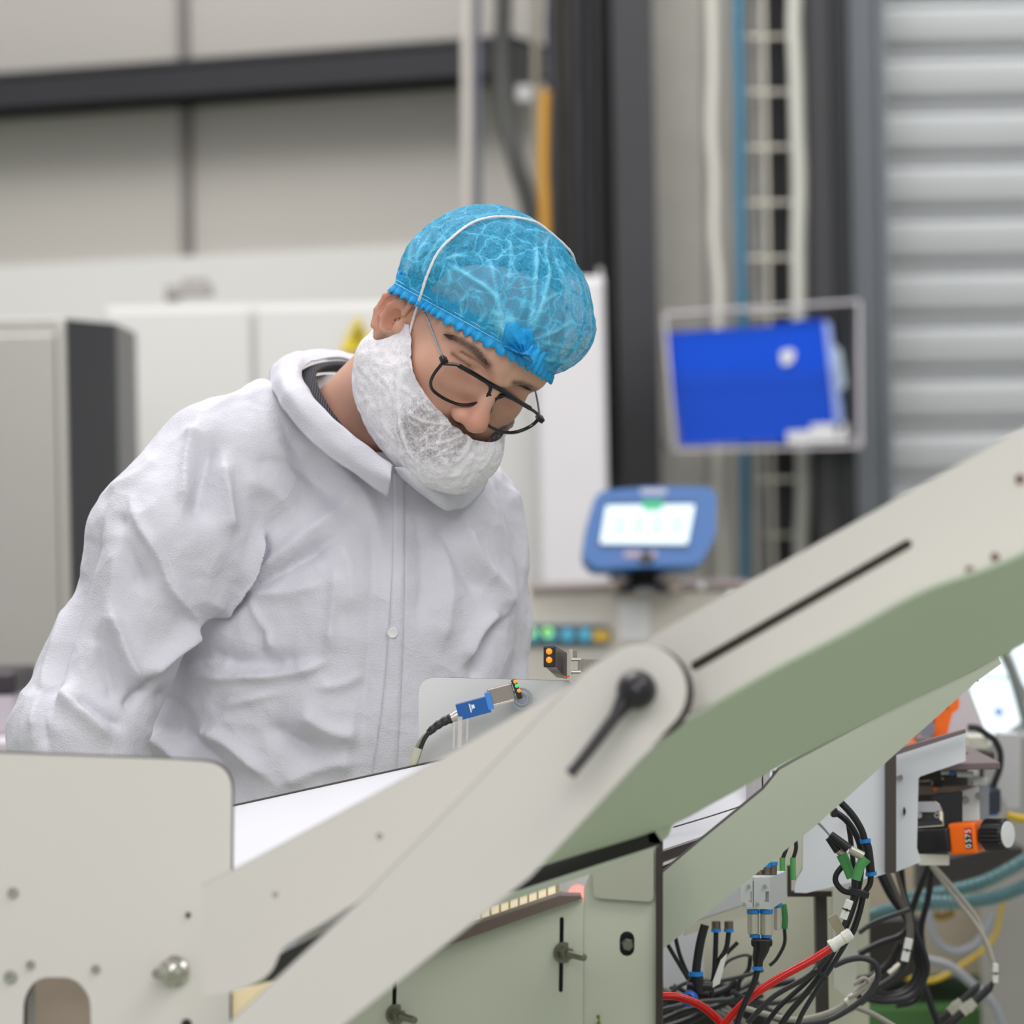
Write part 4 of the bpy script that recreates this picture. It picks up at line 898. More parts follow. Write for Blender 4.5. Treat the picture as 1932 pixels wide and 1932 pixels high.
for xx in (a.x+.04, b.x-.04): G().cyl((xx, D2+.17, 0), (xx, D2+.17, .1), .03).build('foot', blackm, t)
for x, y in ((1323, 1106), (1378, 1122)): G().ball(P(x, y, D2-.01), 8*px(D2), 0, 14).build('knob', whitep, t, True)
# terminal
D3 = 6.2; tn = Vector((.10, -1, .30)).normalized(); tp = P(1225, 1000, D3)
t = thing('touch_terminal', P(1215, 1105, D3+.08), 'blue framed touch terminal with a lit pale screen', 'terminal')
tb = M('terminal_blue', (62, 106, 168), .4); tb2 = M('terminal_blue_side', (40, 110, 186), .4)
board('casing', [(1100, 1048, 18), (1108, 990, 10), (1126, 926, 22), (1240, 917, 30), (1340, 918, 20), (1352, 935, 10), (1350, 1010, 12), (1322, 1066, 22), (1120, 1072, 22)], D3, .045, [tb, tb2], t, tn, p0=tp)
board('screen_bezel', [(1144, 944, 5), (1314, 944, 5), (1298, 1034, 5), (1126, 1030, 5)], D3, .002, [M('bezel_navy', (34, 72, 122), .3)]*2, t, tn, p0=tp+tn*.002)
scr = M('screen_lit', (206, 222, 232), .3, emit=.55)
o = board('screen', [(1144, 954, 3), (1311, 952, 3), (1297, 1026, 3), (1132, 1025, 3)], D3, .002, [scr]*2, t, tn, p0=tp+tn*.004)
board('screen_field', [(1210, 944, 2), (1252, 944, 2), (1248, 961, 2), (1214, 961, 2)], D3, .002, [M('screen_green', (24, 160, 100), .3, emit=.35)]*2, t, tn, p0=tp+tn*.006)
scb = M('screen_grey', (184, 206, 224), .3, emit=.4)
for k in range(4): board('screen_field', [(1158+k*36, 972, 3), (1184+k*36, 972, 3), (1180+k*36, 1008, 3), (1154+k*36, 1008, 3)], D3, .001, [scb]*2, t, tn, p0=tp+tn*.0052)
board('logo', [(1208, 922, 4), (1258, 922, 4), (1258, 933, 4), (1208, 933, 4)], D3, .001, [M('logo_pale', (176, 180, 206), .4)]*2, t, tn, p0=tp+tn*.002)
board('logo', [(1178, 1040, 4), (1240, 1040, 4), (1238, 1051, 4), (1176, 1051, 4)], D3, .001, [M('logo_rose', (176, 160, 176), .4)]*2, t, tn, p0=tp+tn*.002)
G().lathe(P(1212, 1062, D3+.03), Vector((0, 0, -1)), [(0, -.02), (.045, -.02), (.05, .0), (.03, .016), (.022, .03), (.04, .036), (.05, .05), (0, .05)], 0, 24).build('stand', blackp, t, True)
for x in (1176, 1262): tag(G().ball(P(x, 1098, D3+.05), .012, 0, 14, (1.5, 1, .7)).box(P(x, 1100, D3+.05)-Vector((.02, .02, .014)), P(x, 1100, D3+.05)+Vector((.02, .02, -.004))).build('wing_nut', M('nut_tan', (190, 172, 158), .5)), 'tan nut below the %s side of the blue terminal' % ('left' if x < 1200 else 'right'), 'nut')
# ================================================================ MACHINE
FACE = [laminate, core]; FACE2 = [laminate2, core]
def screw(parent, x, y, d, r=9, m=None, name='screw', h=.004):
    p = P(x, y, d); rr = r*px(d); g_ = G(); g_.lathe(p+FW*.001, -FW, [(0, 0), (rr, 0), (rr, h*.6), (rr*.8, h), (rr*.45, h), (rr*.42, h*.4), (0, h*.4)], 0, 20); return g_.build(name, m or zinc, parent, True)
def hexbolt(parent, p, ax, r, h, m=None, name='bolt', washer=1.5, stud=0, sr=.5):
    g_ = G(); ax = Vector(ax).normalized()
    if washer: g_.lathe(p, ax, [(0, 0), (r*washer, 0), (r*washer, h*.18), (0, h*.18)], 0, 24)
    g_.lathe(p+ax*h*.18, ax, [(0, 0), (r, 0), (r, h*.8), (r*.85, h), (0, h)], 0, 6)
    if stud:
        pr = [(0, h)]; n_ = int(stud/.0016)
        for i in range(n_): pr += [(r*sr, h+i*.0016), (r*sr*.86, h+i*.0016+.0008)]
        pr += [(0, h+n_*.0016)]; g_.lathe(p, ax, pr, 0, 16)
    return g_.build(name, m or chrome, parent, True)
# ---- left side plate in front
dL = 2.95
t = thing('side_plate', P(200, 1932, dL), 'large pale rounded side plate at the lower left with a window hole', 'machine plate')
win = [(42, 2000), (45, 1880, 30), (70, 1844, 22), (140, 1844, 22), (170, 1878, 30), (174, 2000)]
board('plate', [(-700, 1396), (330, 1433), (438, 1441, 55), (433, 1932), (428, 2600), (-700, 2600)], dL, .026, FACE, t, holes=[win])
screw(t, 25, 1684, dL, 11); screw(t, 355, 1726, dL, 5, blackm); screw(t, 58, 1820, dL, 9); screw(t, 181, 1828, dL, 9); screw(t, 20, 1843, dL, 13); screw(t, 352, 1932, dL, 10, blackm)
p = P(330, 1832, dL); g_ = G(); r = 30*px(dL); g_.lathe(p, Vector((-.45, -1, .05)), [(0, 0), (r, 0), (r, .002), (r*.78, .004), (r*.78, .010), (r*.6, .015), (r*.45, .016), (r*.40, .028), (r*.3, .031), (0, .031)], 0, 24); g_.build('dome_nut', chrome, t, True)
board('cover_plate', [(20, 1820), (220, 1820), (220, 2100), (20, 2100)], dL+.09, .004, [M('tan_sheet', (188, 174, 160), .45, .3)]*2, t)
g_ = G(); g_.cyl(P(110, 1945, dL+.05), P(110, 2060, dL+.05), 44*px(dL), 0, 28, None, .004); g_.build('roller', M('roller_cream', (224, 214, 202), .4), t, True)
g_ = G(); g_.cyl(P(60, 1850, dL+.03), P(60, 1932, dL+.03), 7*px(dL), 0, 12); g_.build('rod', zinc, t, True)
g_ = G(); g_.box((P(-500, 1932, dL).x, dL+.01, .0), (P(-440, 1932, dL).x, dL+.06, .8)).box((P(330, 1932, dL).x, dL+.01, .0), (P(390, 1932, dL).x, dL+.06, .75)); g_.build('leg_frame', M('frame_green_grey', (150, 158, 146), .5), t)
# ---- plate under the arm
dB = 2.80; dA = 2.70
t = thing('inclined_guide', P(700, 1932, dB), 'inclined pale guide arm with round end and black clamping lever', 'guide arm')
board('base_plate', [(438, 1642), (830, 1432), (1080, 1288), (1175, 1232, 30), (1190, 1320), (860, 1630), (690, 1692), (532, 1788, 14), (512, 1838, 22), (470, 1862, 20), (438, 1872), (380, 1880), (380, 1672)], dB, .006, FACE, t)
screw(t, 716, 1578, dB, 7, blackm, 'hole_plug', .001); screw(t, 519, 1688, dB, 6, blackm, 'hole_plug', .001)
arc = [(1208+88*math.cos(math.radians(a)), 1302+88*math.sin(math.radians(a))) for a in range(-118, 45, 8)]
board('arm_plate', [(430, 1932), (690, 1690), (1108, 1262)]+arc+[(1000, 1655), (640, 1940), (300, 2210), (170, 2180)], dA, .012, FACE, t)
# clamping lever
hub = P(1197, 1300, dA-.018); lv = M('lever_black', (34, 30, 36), .3, 0, .05, 500)
lt = G(); rr = 38*px(dA); lt.lathe(P(1200, 1300, dA), -FW, [(0, 0), (rr*.8, 0), (rr*.85, .006), (rr, .010), (rr, .020), (rr*.8, .028), (rr*.4, .033), (0, .034)], 0, 28)
lt.tube([P(1192, 1306, dA-.018), P(1160, 1352, dA-.024), P(1110, 1418, dA-.032), P(1075, 1461, dA-.036)], 13*px(dA), 0, 16, 10, rf=lambda q: 1.9-1.35*min(1, q*2.2) if q < .35 else 1.0-.25*q+.4*max(0, q-.85)*5*.3)
G().lathe(P(1219, 1307, dA+.013), FW, [(0, 0), (90*px(dA), 0), (90*px(dA), .012), (0, .012)], 0, 48).build('hub_gap_shade', M('gap_shade_brown', (60, 48, 46), .6), t, True)  # dark disc painted in for the shaded gap behind the hub
lo = lt.build('clamping_lever', lv, t, True)
# second arm, rising to the right, nearer the camera on the right
n2 = Vector((.30, -1, 0)).normalized(); p2 = P(1250, 1300, 2.76)
n2 = Vector((-.42, -1, 0)).normalized()
t2 = thing('slotted_guide', P(1500, 1300, 2.7), 'long slotted pale arm rising to the upper right edge with green underside', 'guide arm')
sl = slot(1312, 1256, 1712, 1027, 9)
board('arm_plate', [(1150, 1250), (1262, 1182, 20), (1932, 806), (3000, 208), (3000, 480), (1932, 1046), (1795, 1127, 8), (1768, 1131, 8), (1745, 1114, 8), (1292, 1352), (1240, 1405), (1180, 1420)], 2.76, .006, FACE, t2, n2, [sl], p0=p2)
def onp(x, y, off=0): return on(x, y, p2+n2*off, n2)
g_ = G(); a_, b_ = onp(1302, 1262, -.012), onp(1722, 1022, -.012); dv = (b_-a_); up_ = n2.cross(dv).normalized()
g_.obox((a_+b_)/2, dv/2, n2*.003, up_*.010); g_.build('slot_rail', M('slot_brown', (92, 80, 72), .5), t2)
rb_ = M('rust_brown', (122, 92, 82), .5)
for x, y, r in ((1830, 1076, 9), (1842, 1090, 7), (1878, 1051, 9), (1925, 904, 10), (1905, 1062, 4)):
    p = onp(x, y); g_ = G(); rr = r*px(2.6); g_.lathe(p-n2*.001, n2, [(0, 0), (rr, 0), (rr, .002), (rr*.6, .003), (0, .003)], 0, 16); g_.build('screw', rb_, t2, True)
# underside: sheet that runs from the arm's lower edge back and down
gm = M('green_grey_paint', (204, 214, 194), .5, 0, .06, 700, .02, 6)
def sheet(name, front, back, th, m, parent, nx=24, sag=None, edge=None):
    F0 = spline([Vector((q[0], q[1], q[2])) for q in front], 6); B0 = spline([Vector((q[0], q[1], q[2])) for q in back], 6)
    def at(C, t): t *= len(C)-1; i = min(int(t), len(C)-2); return C[i].lerp(C[i+1], t-i)
    v = []; ny = 8
    for i in range(nx+1):
        a, b = at(F0, i/nx), at(B0, i/nx); pa, pb = P(a.x, a.y, a.z), P(b.x, b.y, b.z)
        for j in range(ny+1): v.append(pa.lerp(pb, j/ny))
    w_ = ny+1; f = [(i*w_+j, (i+1)*w_+j, (i+1)*w_+j+1, i*w_+j+1) for i in range(nx) for j in range(ny)]
    n0 = len(v); v += [q+Vector((0, .0, th)) for q in v]; f += [tuple(k+n0 for k in reversed(q)) for q in f[:]]; fm = [0]*len(f)
    for i in range(nx):
        f.append((i*w_, i*w_+n0, (i+1)*w_+n0, (i+1)*w_)); f.append((i*w_+ny, (i+1)*w_+ny, (i+1)*w_+ny+n0, i*w_+ny+n0)); fm += [0, 1]
    for j in range(ny): f.append((j, j+1, j+1+n0, j+n0)); a = nx*w_+j; f.append((a, a+n0, a+1+n0, a+1)); fm += [0, 0]
    o = mk(name, v, f, [m, core], parent, False, fm); return o
sheet('underside_sheet', [(560, 2000, 2.75), (780, 1830, 2.75), (1000, 1652, 2.75), (1245, 1405, 2.75), (1420, 1288, 2.70), (1600, 1194, 2.64), (1745, 1116, 2.58), (1932, 1046, 2.54), (2200, 900, 2.46), (2900, 530, 2.28)], [(640, 1830, 3.05), (800, 1745, 3.07), (946, 1659, 3.08), (1235, 1569, 3.1), (1360, 1508, 3.08), (1500, 1431, 3.05), (1690, 1338, 3.0), (1882, 1243, 2.96), (2160, 1080, 2.9), (2800, 690, 2.74)], .003, gm, t2, 60)
board('tab', [(1215, 1540), (1290, 1545), (1268, 1556, 10), (1262, 1578, 8), (1242, 1592, 4), (1225, 1590)], 3.1, .005, [gm, core], t2)
board('dark_flange', [(820, 1712), (946, 1659), (1235, 1568), (1251, 1592), (891, 1708), (800, 1745)], 3.10, .006, [M('flange_dark', (40, 38, 36), .6)]*2, t2)
board('lower_flange', [(830, 1735), (891, 1707), (1251, 1591), (1190, 1622), (1118, 1648), (1060, 1667), (820, 1749)], 3.13, .006, [gm, core], t2)
for x, y in ((716, 1932),): pass
# ---- machine frame in the middle
dF = 3.30
frm = M('frame_paint', (192, 196, 180), .45, 0, .05, 700, .02, 4)
t = thing('machine_frame', P(1000, 1932, dF), 'pale green-grey machine frame with slotted front plates below the arm', 'machine frame')
board('front_plate', [(560, 1880), (800, 1797), (1100, 1694), (1101, 2300), (1100, 2900), (560, 2900)], dF, .005, [frm, core], t, holes=[slot(1060, 1734, 1058, 1868, 4), slot(745, 1842, 743, 1925, 4)])
board('end_plate', [(1101, 1680), (1118, 1640), (1250, 1590), (1246, 2900), (1101, 2900)], dF+.002, .004, [frm, core], t, holes=[slot(1183, 1771, 1183, 1790, 14)])
board('end_plate', [(1238, 1585), (1251, 1580), (1249, 2900), (1237, 2900)], dF-.004, .02, [core, core], t, label='dark brown edge')
board('pocket_plate', [(1118, 1640), (1233, 1600), (1233, 1702, 14), (1119, 1694, 14)], dF-.006, .004, [M('pocket_green', (170, 172, 156), .4), core], t)
board('back_of_slot', [(1035, 1720), (1085, 1720), (1085, 1880), (1035, 1880)], dF+.03, .003, [blackm]*2, t); board('back_of_slot', [(720, 1830), (770, 1830), (770, 1940), (720, 1940)], dF+.03, .003, [blackm]*2, t)
board('back_of_slot', [(1160, 1745), (1206, 1745), (1206, 1815), (1160, 1815)], dF+.02, .003, [blackm]*2, t)
hexbolt(t, P(1184, 1781, dF+.012), (0, -1, 0), 12*px(dF), .008, M('bolt_grey', (120, 120, 110), .4, .8), washer=0)
hexbolt(t, P(1062, 1797, dF), (.45, -1, 0), 13*px(dF), .012, M('bolt_olive', (128, 128, 112), .35, .8), stud=.034, sr=.55, washer=1.55)
hexbolt(t, P(746, 1914, dF), (.45, -1, 0), 13*px(dF), .012, M('bolt_olive', (128, 128, 112), .35, .8), stud=.034, sr=.55, washer=1.55)
p = P(1128, 1915, dF-.003); g_ = G(); g_.tube([p, p+Vector((.001, -.001, -.006)), p+Vector((-.001, -.001, -.011)), p+Vector((.001, -.001, -.016))], .0012, 0, 6, 5, rf=lambda q: 1+.6*math.sin(q*20)); g_.build('dried_residue', M('moss', (112, 118, 62), .8), t)
# light strip with its rail
rail = M('rail_bronze', (120, 106, 98), .35, .6)
board('rail', [(560, 1872), (800, 1778), (1055, 1690), (1096, 1690), (1098, 1694), (800, 1800), (560, 1884)], dF-.01, .03, [rail, rail], t)
board('rail', [(560, 1862), (800, 1772), (1062, 1682), (1055, 1690), (800, 1779), (560, 1872)], dF+.03, .01, [M('rail_grey', (168, 160, 150), .3, .4)]*2, t)
led = M('led_warm', (238, 226, 196), .4, emit=.50); ledd = M('led_divider', (176, 160, 132), .5)
ls = thing('light_strip', P(900, 1760, dF+.05), 'segmented warm light strip along the rail of the machine frame', 'light strip')
n_ = 26; ax0, ay0, ax1, ay1 = 590, 1833, 1052, 1668
for i in range(n_):
    u0, u1 = i/n_, (i+1)/n_-.009; X = lambda u: ax0+(ax1-ax0)*u; Y = lambda u: ay0+(ay1-ay0)*u
    board('light_segment', [(X(u0), Y(u0)), (X(u1), Y(u1)), (X(u1), Y(u1)+24), (X(u0), Y(u0)+24)], dF+.045, .004, [led]*2, ls)
board('strip_body', [(ax0-5, ay0-2), (ax1+3, ay1-3), (ax1+3, ay1+21), (ax0-5, ay0+22)], dF+.05, .01, [ledd]*2, ls)
board('inner_plate', [(560, 1760), (1130, 1600), (1130, 2000), (560, 2000)], dF+.10, .004, [M('inner_white', (218, 214, 214), .5)]*2, t)
rd = bpy.data.lights.new('laser_spot', 'SPOT'); rd.energy = .7; rd.color = (1, .05, .03); rd.spot_size = math.radians(15); rd.spot_blend = .5; rd.shadow_soft_size = .002
ro = bpy.data.objects.new('laser_spot', rd); COL.objects.link(ro); ro.location = P(1078, 1640, dF+.03); ro.rotation_euler = (P(1090, 1688, dF+.098)-ro.location).to_track_quat('-Z', 'Y').to_euler()
# cut below the guide arm: its inner shade as dark boards, plus light cover
board('shadow_sheet', [(438, 1880), (720, 1680), (722, 1700), (560, 1850), (470, 1950), (438, 1990)], 3.02, .004, [M('deep_green_shade', (92, 118, 88), .5), core], t)
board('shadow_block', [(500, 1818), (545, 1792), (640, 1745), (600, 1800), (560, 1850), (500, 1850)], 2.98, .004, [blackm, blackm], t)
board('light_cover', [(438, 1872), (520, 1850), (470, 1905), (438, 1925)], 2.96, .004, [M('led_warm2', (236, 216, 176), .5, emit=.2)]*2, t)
g_ = G()
for x in (620, 1230): a_ = P(x, 1932, dF+.02); g_.box((a_.x-.03, dF+.012, 0), (a_.x+.03, dF+.07, .80))
g_.build('leg_frame', M('frame_green_grey', (150, 158, 146), .5), t)
# ---- white delivery table behind
t = thing('delivery_table', P(640, 1560, 3.3), 'bright white table plate sloping up behind the guide arm', 'table')
wt = M('bright_white', (222, 222, 228), .35)
n = Vector((0, -.25, 1)).normalized(); 
def quad3(name, pts, th, m, parent):
    v = [P(*q) for q in pts]; nn = (v[1]-v[0]).cross(v[2]-v[0]).normalized()
    if nn.z < 0: nn = -nn
    k = len(v); V_ = v+[q-nn*th for q in v]; f = [tuple(range(k)), tuple(range(2*k-1, k-1, -1))]+[(i, i+k, (i+1) % k+k, (i+1) % k) for i in range(k)]
    return mk(name, V_, f, m, parent, False, [0, 0]+[1]*k)
quad3('table_top', [(380, 1535, 3.465), (840, 1434, 3.50), (960, 1408, 3.51), (960, 1620, 3.12), (860, 1650, 3.12), (380, 1690, 3.12)], .006, [wt, core], t)
g_ = G(); a_, b_ = P(380, 1534, 3.467), P(960, 1407, 3.512); g_.tube([a_, (a_+b_)/2, b_], .0016, 0, 6, 3); g_.build('table_edge', core, t)
g_ = G()
for q in ((430, 1640, 3.42), (900, 1560, 3.46)): a_ = P(*q); g_.box((a_.x-.02, q[2], 0), (a_.x+.02, q[2]+.03, P(q[0], 1530 if q[0] < 500 else 1424, q[2]).z-.03))
g_.build('leg_frame', M('frame_green_grey', (150, 158, 146), .5), t)
# ---- sensor plate
dS = 3.545
t = thing('sensor_plate', P(1000, 1440, dS), 'upright pale plate with rounded corner in front of the coverall', 'machine plate')
board('plate', [(790, 1500), (790, 1277, 34), (1090, 1285), (1300, 1291), (1300, 1500)], dS, .006, [laminate2, core], t)
# sensor 1
t = thing('photoelectric_sensor', P(930, 1330, dS-.03), 'blue and metal sensor with three small lights clipped to the upright plate', 'sensor')
dd = dS-.035; ang = math.atan2(-(1308-1346), 915-860); ux = (RT*math.cos(math.radians(15))+UP*math.sin(math.radians(15))); uy = FW; uz = ux.cross(FW)*-1
uz = UP*math.cos(math.radians(15))-RT*math.sin(math.radians(15)); k_ = px(dd)
sbl = M('sensor_blue', (18, 88, 158), .3); sb2 = M('sensor_blue_light', (62, 130, 214), .3)
sm = M('sensor_metal', (158, 150, 146), .28, .75, .05, 200)
G().obox(P(893, 1336, dd), ux*31*k_, FW*.006, uz*15.5*k_, 0, .0006).build('connector_body', sbl, t)
G().obox(P(923, 1322, dd), ux*5.5*k_, FW*.0065, uz*16.5*k_, 0, .0006).build('connector_clip', sb2, t)
G().obox(P(946, 1311, dd+.002), ux*24*k_, FW*.005, uz*17*k_, 0, .001).build('metal_housing', sm, t)
G().obox(P(946, 1327, dd+.002), ux*25*k_, FW*.006, uz*2.2*k_, 0, .0003).build('metal_lip', M('steel_bright', (206, 200, 194), .25, .8), t)
vx = ux
G().obox(P(975, 1300, dd-.001), (ux*math.cos(1.66)+uz*math.sin(1.66))*19*k_, FW*.006, ux*5*k_, 0, .0008).build('light_face', blackp, t)
for (x, y, c, nme) in ((972, 1286, (255, 140, 20), 'orange'), (975, 1294, (40, 200, 110), 'green'), (979, 1303, (255, 140, 20), 'orange')):
    p = P(x, y, dd-.007); g_ = G(); g_.lathe(p+FW*.001, -FW, [(0, 0), (4*k_, 0), (3.6*k_, .0012), (0, .0016)], 0, 12); g_.build('indicator_light', M('led_'+nme, c, .3, emit=.6), t, True)
g_ = G()
for r in (21, 13): g_.lathe(P(984, 1318, dS-.012), -FW, [(r*.75*k_, 0), (r*k_, 0), (r*k_, .006), (r*.75*k_, .006), (r*.75*k_, 0)], 0, 28)
g_.cyl(P(984, 1318, dS-.001), P(984, 1318, dS-.012), 12*k_); g_.build('mounting_ring', M('ring_steel', (176, 180, 196), .2, .8), t, True)
g_ = G(); 
# logo on the connector: small square with bar
c_ = P(891, 1335, dd-.0065); lw = M('print_white', (225, 232, 245), .4)
g_.obox(c_+ux*1.5*k_+uz*1.5*k_, ux*3.2*k_, FW*.0002, uz*3.6*k_); g_.obox(c_-ux*4*k_, ux*1.0*k_, FW*.0002, uz*8.5*k_); g_.obox(c_-ux*1.5*k_+uz*1.0*k_, ux*.7*k_, FW*.0002, uz*5.5*k_); g_.build('logo', lw, t)
g_ = G(); g_.cyl(P(862, 1350, dd), P(850, 1356, dd), 9*k_, 0, 20); g_.cyl(P(866, 1348, dd), P(858, 1352, dd), 10.5*k_, 0, 20); g_.build('coupling_nut', M('nut_pale', (190, 184, 172), .3, .5), t, True)
g_ = G(); g_.tube([P(852, 1355, dd), P(838, 1361, dd), P(822, 1371, dd), P(808, 1383, dd)], 9*k_, 0, 16, 6, rf=lambda q: 1.0-.25*q+.06*math.sin(q*25)); g_.build('cable_boot', blackc, t, True)
tag(G().tube([P(811, 1380, dd), P(800, 1396, dd), P(791, 1420, dd), P(783, 1450, dd+.0), P(780, 1500, dd)], 4.2*k_, 0, 10, 8).build('cable', blackc, None, True), 'black cable hanging from the blue sensor plug', 'cable')
tag(G().tube([P(808, 1383, dd+.008), P(797, 1394, dd+.008), P(787, 1412, dd+.008), P(776, 1450, dd+.008), P(772, 1500, dd+.008)], 4.5*k_, 0, 10, 8).build('cable', M('grey_sleeve', (140, 140, 134), .5), None, True), 'grey cable running behind the black sensor cable', 'cable')
tag(G().tube([P(789, 1412, dd-.008), P(780, 1440, dd-.008), P(772, 1470, dd-.008)], 8*k_, 0, 12, 6).build('cable_sleeve', M('translucent_sleeve', (206, 206, 184), .3, alpha=.6), None, True), 'translucent sleeve around the two sensor cables', 'sleeve')
for x, y0, y1, r in ((857, 1362, 1412, 2.2), (868, 1352, 1410, 5), (882, 1356, 1398, 2)):
    tag(G().tube([P(x, y0, dd-.012), P(x-.5, (y0+y1)/2, dd-.012), P(x-1.5, y1, dd-.012)], r*k_, 0, 8, 4).build('rod', M('clear_rod', (214, 208, 204), .15, alpha=.55), None, True), {857: 'left thin clear rod hanging below the blue plug', 868: 'thicker middle clear rod below the blue plug', 882: 'right thin clear rod hanging below the blue plug'}[x], 'rod', 'clear rods below the sensor')
# sensor 2
t = thing('photoelectric_sensor', P(1060, 1280, dS-.01), 'grey metal sensor with two orange lights on top of the upright plate', 'sensor')
d2 = dS-.02
G().obox(P(1037, 1239, d2-.01), RT*11.5*k_, FW*.004, UP*20*k_, 0, .0015).build('light_face', blackp, t)
for x, y in ((1036, 1229), (1036, 1245)): G().lathe(P(x, y, d2-.014), -FW, [(0, 0), (6*k_, 0), (5.6*k_, .0012), (0, .0018)], 0, 16).build('indicator_light', M('led_orange', (255, 140, 20), .3, emit=.6), t, True)
v = [P(1040, 1219, d2-.006), P(1049, 1219, d2-.006), P(1049, 1259, d2-.006), P(1028, 1257, d2-.006)]; q = [P(1058, 1232, d2+.03), P(1070, 1232, d2+.03), P(1070, 1281, d2+.03), P(1050, 1278, d2+.03)]
mk('metal_housing', v+q, [(0, 1, 2, 3), (7, 6, 5, 4), (0, 4, 5, 1), (1, 5, 6, 2), (2, 6, 7, 3), (3, 7, 4, 0)], sm, t)
G().obox(P(1077, 1256, dS-.004), RT*3.5*k_, FW*.012, UP*31*k_).build('mounting_plate', M('steel_bright', (206, 200, 194), .25, .8), t)
G().obox(P(1084, 1236, dS-.004), RT*5*k_, FW*.003, UP*9*k_).build('tab', sm, t)
for y in (1244, 1268): G().cyl(P(1078, y, dS-.017), P(1096, y, dS-.017), 3.5*k_).build('screw', chrome, t, True)
for i in range(12): G().obox(P(1092+i*4.6, 1256, dS+.004), RT*1.9*k_, FW*.006, UP*(13-i*.2)*k_).build('spacer_plate', M('spacer', (190+(i % 3)*12-10, 180+(i % 3)*12-10, 172+(i % 3)*10-10), .3, .6) if False else sm, t)
G().obox(P(1068, 1276, d2+.01), RT*6*k_, FW*.006, UP*1.5*k_).build('lens', M('lens_red', (206, 84, 66), .2), t)
# ---- second diagonal band
t = thing('inclined_band', P(1400, 1650, 3.4), 'narrow pale band rising steeply below the long slotted arm', 'guide arm')
nb = Vector((0.1, -1, -.35)).normalized()
board('band', [(1249, 1792), (1249, 1648), (1320, 1588), (1440, 1490), (1470, 1453), (1500, 1436), (1690, 1336), (1840, 1266), (1884, 1240), (1890, 1252), (1840, 1288), (1690, 1422), (1540, 1557)], 3.36, .006, [M('band_green', (196, 202, 186), .45, 0, .05, 700), core], t, nb, p0=P(1450, 1550, 3.36))
G().obox(P(1838, 1280, 3.4), RT*8*px(3.4), FW*.004, UP*6*px(3.4), 0, .001).build('end_block', blackm, t)
# white conveyor bits between the arm and the band
t = thing('conveyor_bed', P(1350, 1600, 3.7), 'white conveyor bed seen between the slotted arm and the lower band', 'conveyor')
board('bed', [(1225, 1600), (1225, 1540), (1300, 1500), (1480, 1410), (1505, 1425), (1440, 1530), (1350, 1585), (1225, 1625)], 3.70, .005, [wt, core], t, Vector((0, -1, .8)), p0=P(1350, 1520, 3.72))
G().tube([P(1270, 1561, 3.69), P(1340, 1540, 3.69), P(1408, 1518, 3.69)], 1.4*px(3.7), 0, 6, 4).build('groove', blackm, t)
board('rail', [(1235, 1612), (1360, 1570), (1330, 1598), (1235, 1634)], 3.66, .02, [M('rail_dark', (74, 66, 66), .35, .6)]*2, t)
board('rail', [(1235, 1634), (1332, 1597), (1318, 1606), (1235, 1640)], 3.655, .02, [M('rail_light', (220, 216, 216), .3, .5)]*2, t)
board('rail', [(1235, 1641), (1330, 1602), (1270, 1660), (1235, 1672)], 3.665, .02, [M('rail_dark', (74, 66, 66), .35, .6)]*2, t)
g_ = G()
for x in (1415, 1432, 1445): g_.box(P(x, 1500, 3.72)-Vector((.004, .002, .02)), P(x, 1460, 3.72)+Vector((.004, .004, .01)))
g_.build('small_bracket', M('bracket_pale', (196, 192, 196), .3, .4), t); G().obox(P(1467, 1460, 3.69), RT*9*px(3.7), FW*.01, UP*6*px(3.7), 0, .001).build('black_clamp', blackp, t)
g_ = G(); a_ = P(1190, 1600, 3.75); g_.box((a_.x-.02, 3.72, 0), (a_.x+.02, 3.78, a_.z-.01)); g_.build('leg_frame', M('frame_green_grey', (150, 158, 146), .5), t)
# ================================================================ PNEUMATICS AND CABLES AT THE RIGHT
def cab_(pts, d, r, m, lab, n='cable', cat='cable', group=None, k=8, rf=None, seg=10, parent=None):
    q = [P(p[0], p[1], d+(p[2] if len(p) > 2 else 0)) for p in pts]
    o = G().tube(q, r*px(d), 0, seg, k, rf=rf).build(n, m, parent, True)
    if parent is None: tag(o, lab, cat, group)
    return o
w1 = [M('white_panel', (214, 216, 222), .4, 0, .05, 700), core]
t = thing('white_housing', P(1600, 1680, 3.85), 'white machine housing with a dark corner post, right of the diagonal band', 'machine housing')
board('front_panel', [(1480, 1400), (1672, 1400), (1672, 1648), (1660, 1652), (1521, 1685), (1499, 1684), (1499, 1665, 20), (1514, 1640), (1515, 1560), (1480, 1520)], 3.84, .005, w1, t)
board('corner_post', [(1671, 1418), (1691, 1412), (1691, 1647), (1671, 1648)], 3.83, .02, [M('post_dark', (66, 58, 54), .5)]*2, t)
board('side_panel', [(1690, 1422), (1822, 1381), (1822, 1436), (1733, 1466, 6), (1730, 1600), (1738, 1626), (1691, 1645)], 3.90, .005, w1, t)
board('top_edge', [(1640, 1428), (1675, 1418), (1822, 1376), (1822, 1383), (1690, 1425), (1650, 1436)], 3.86, .012, [M('edge_taupe', (112, 96, 98), .5)]*2, t)
for x, y in ((1604, 1533), (1697, 1467)): screw(t, x, y, 3.83 if x < 1690 else 3.89, 7, M('standoff', (168, 160, 160), .3, .7))
board('keyhole', [(1706, 1522), (1709, 1528), (1709, 1534), (1706, 1540), (1704, 1534), (1704, 1528)], 3.895, .002, [blackm]*2, t)
board('back_sheet', [(1486, 1634), (1493, 1634), (1493, 1682), (1570, 1682), (1570, 1692), (1486, 1692)], 3.88, .01, [core, core], t)
g_ = G()
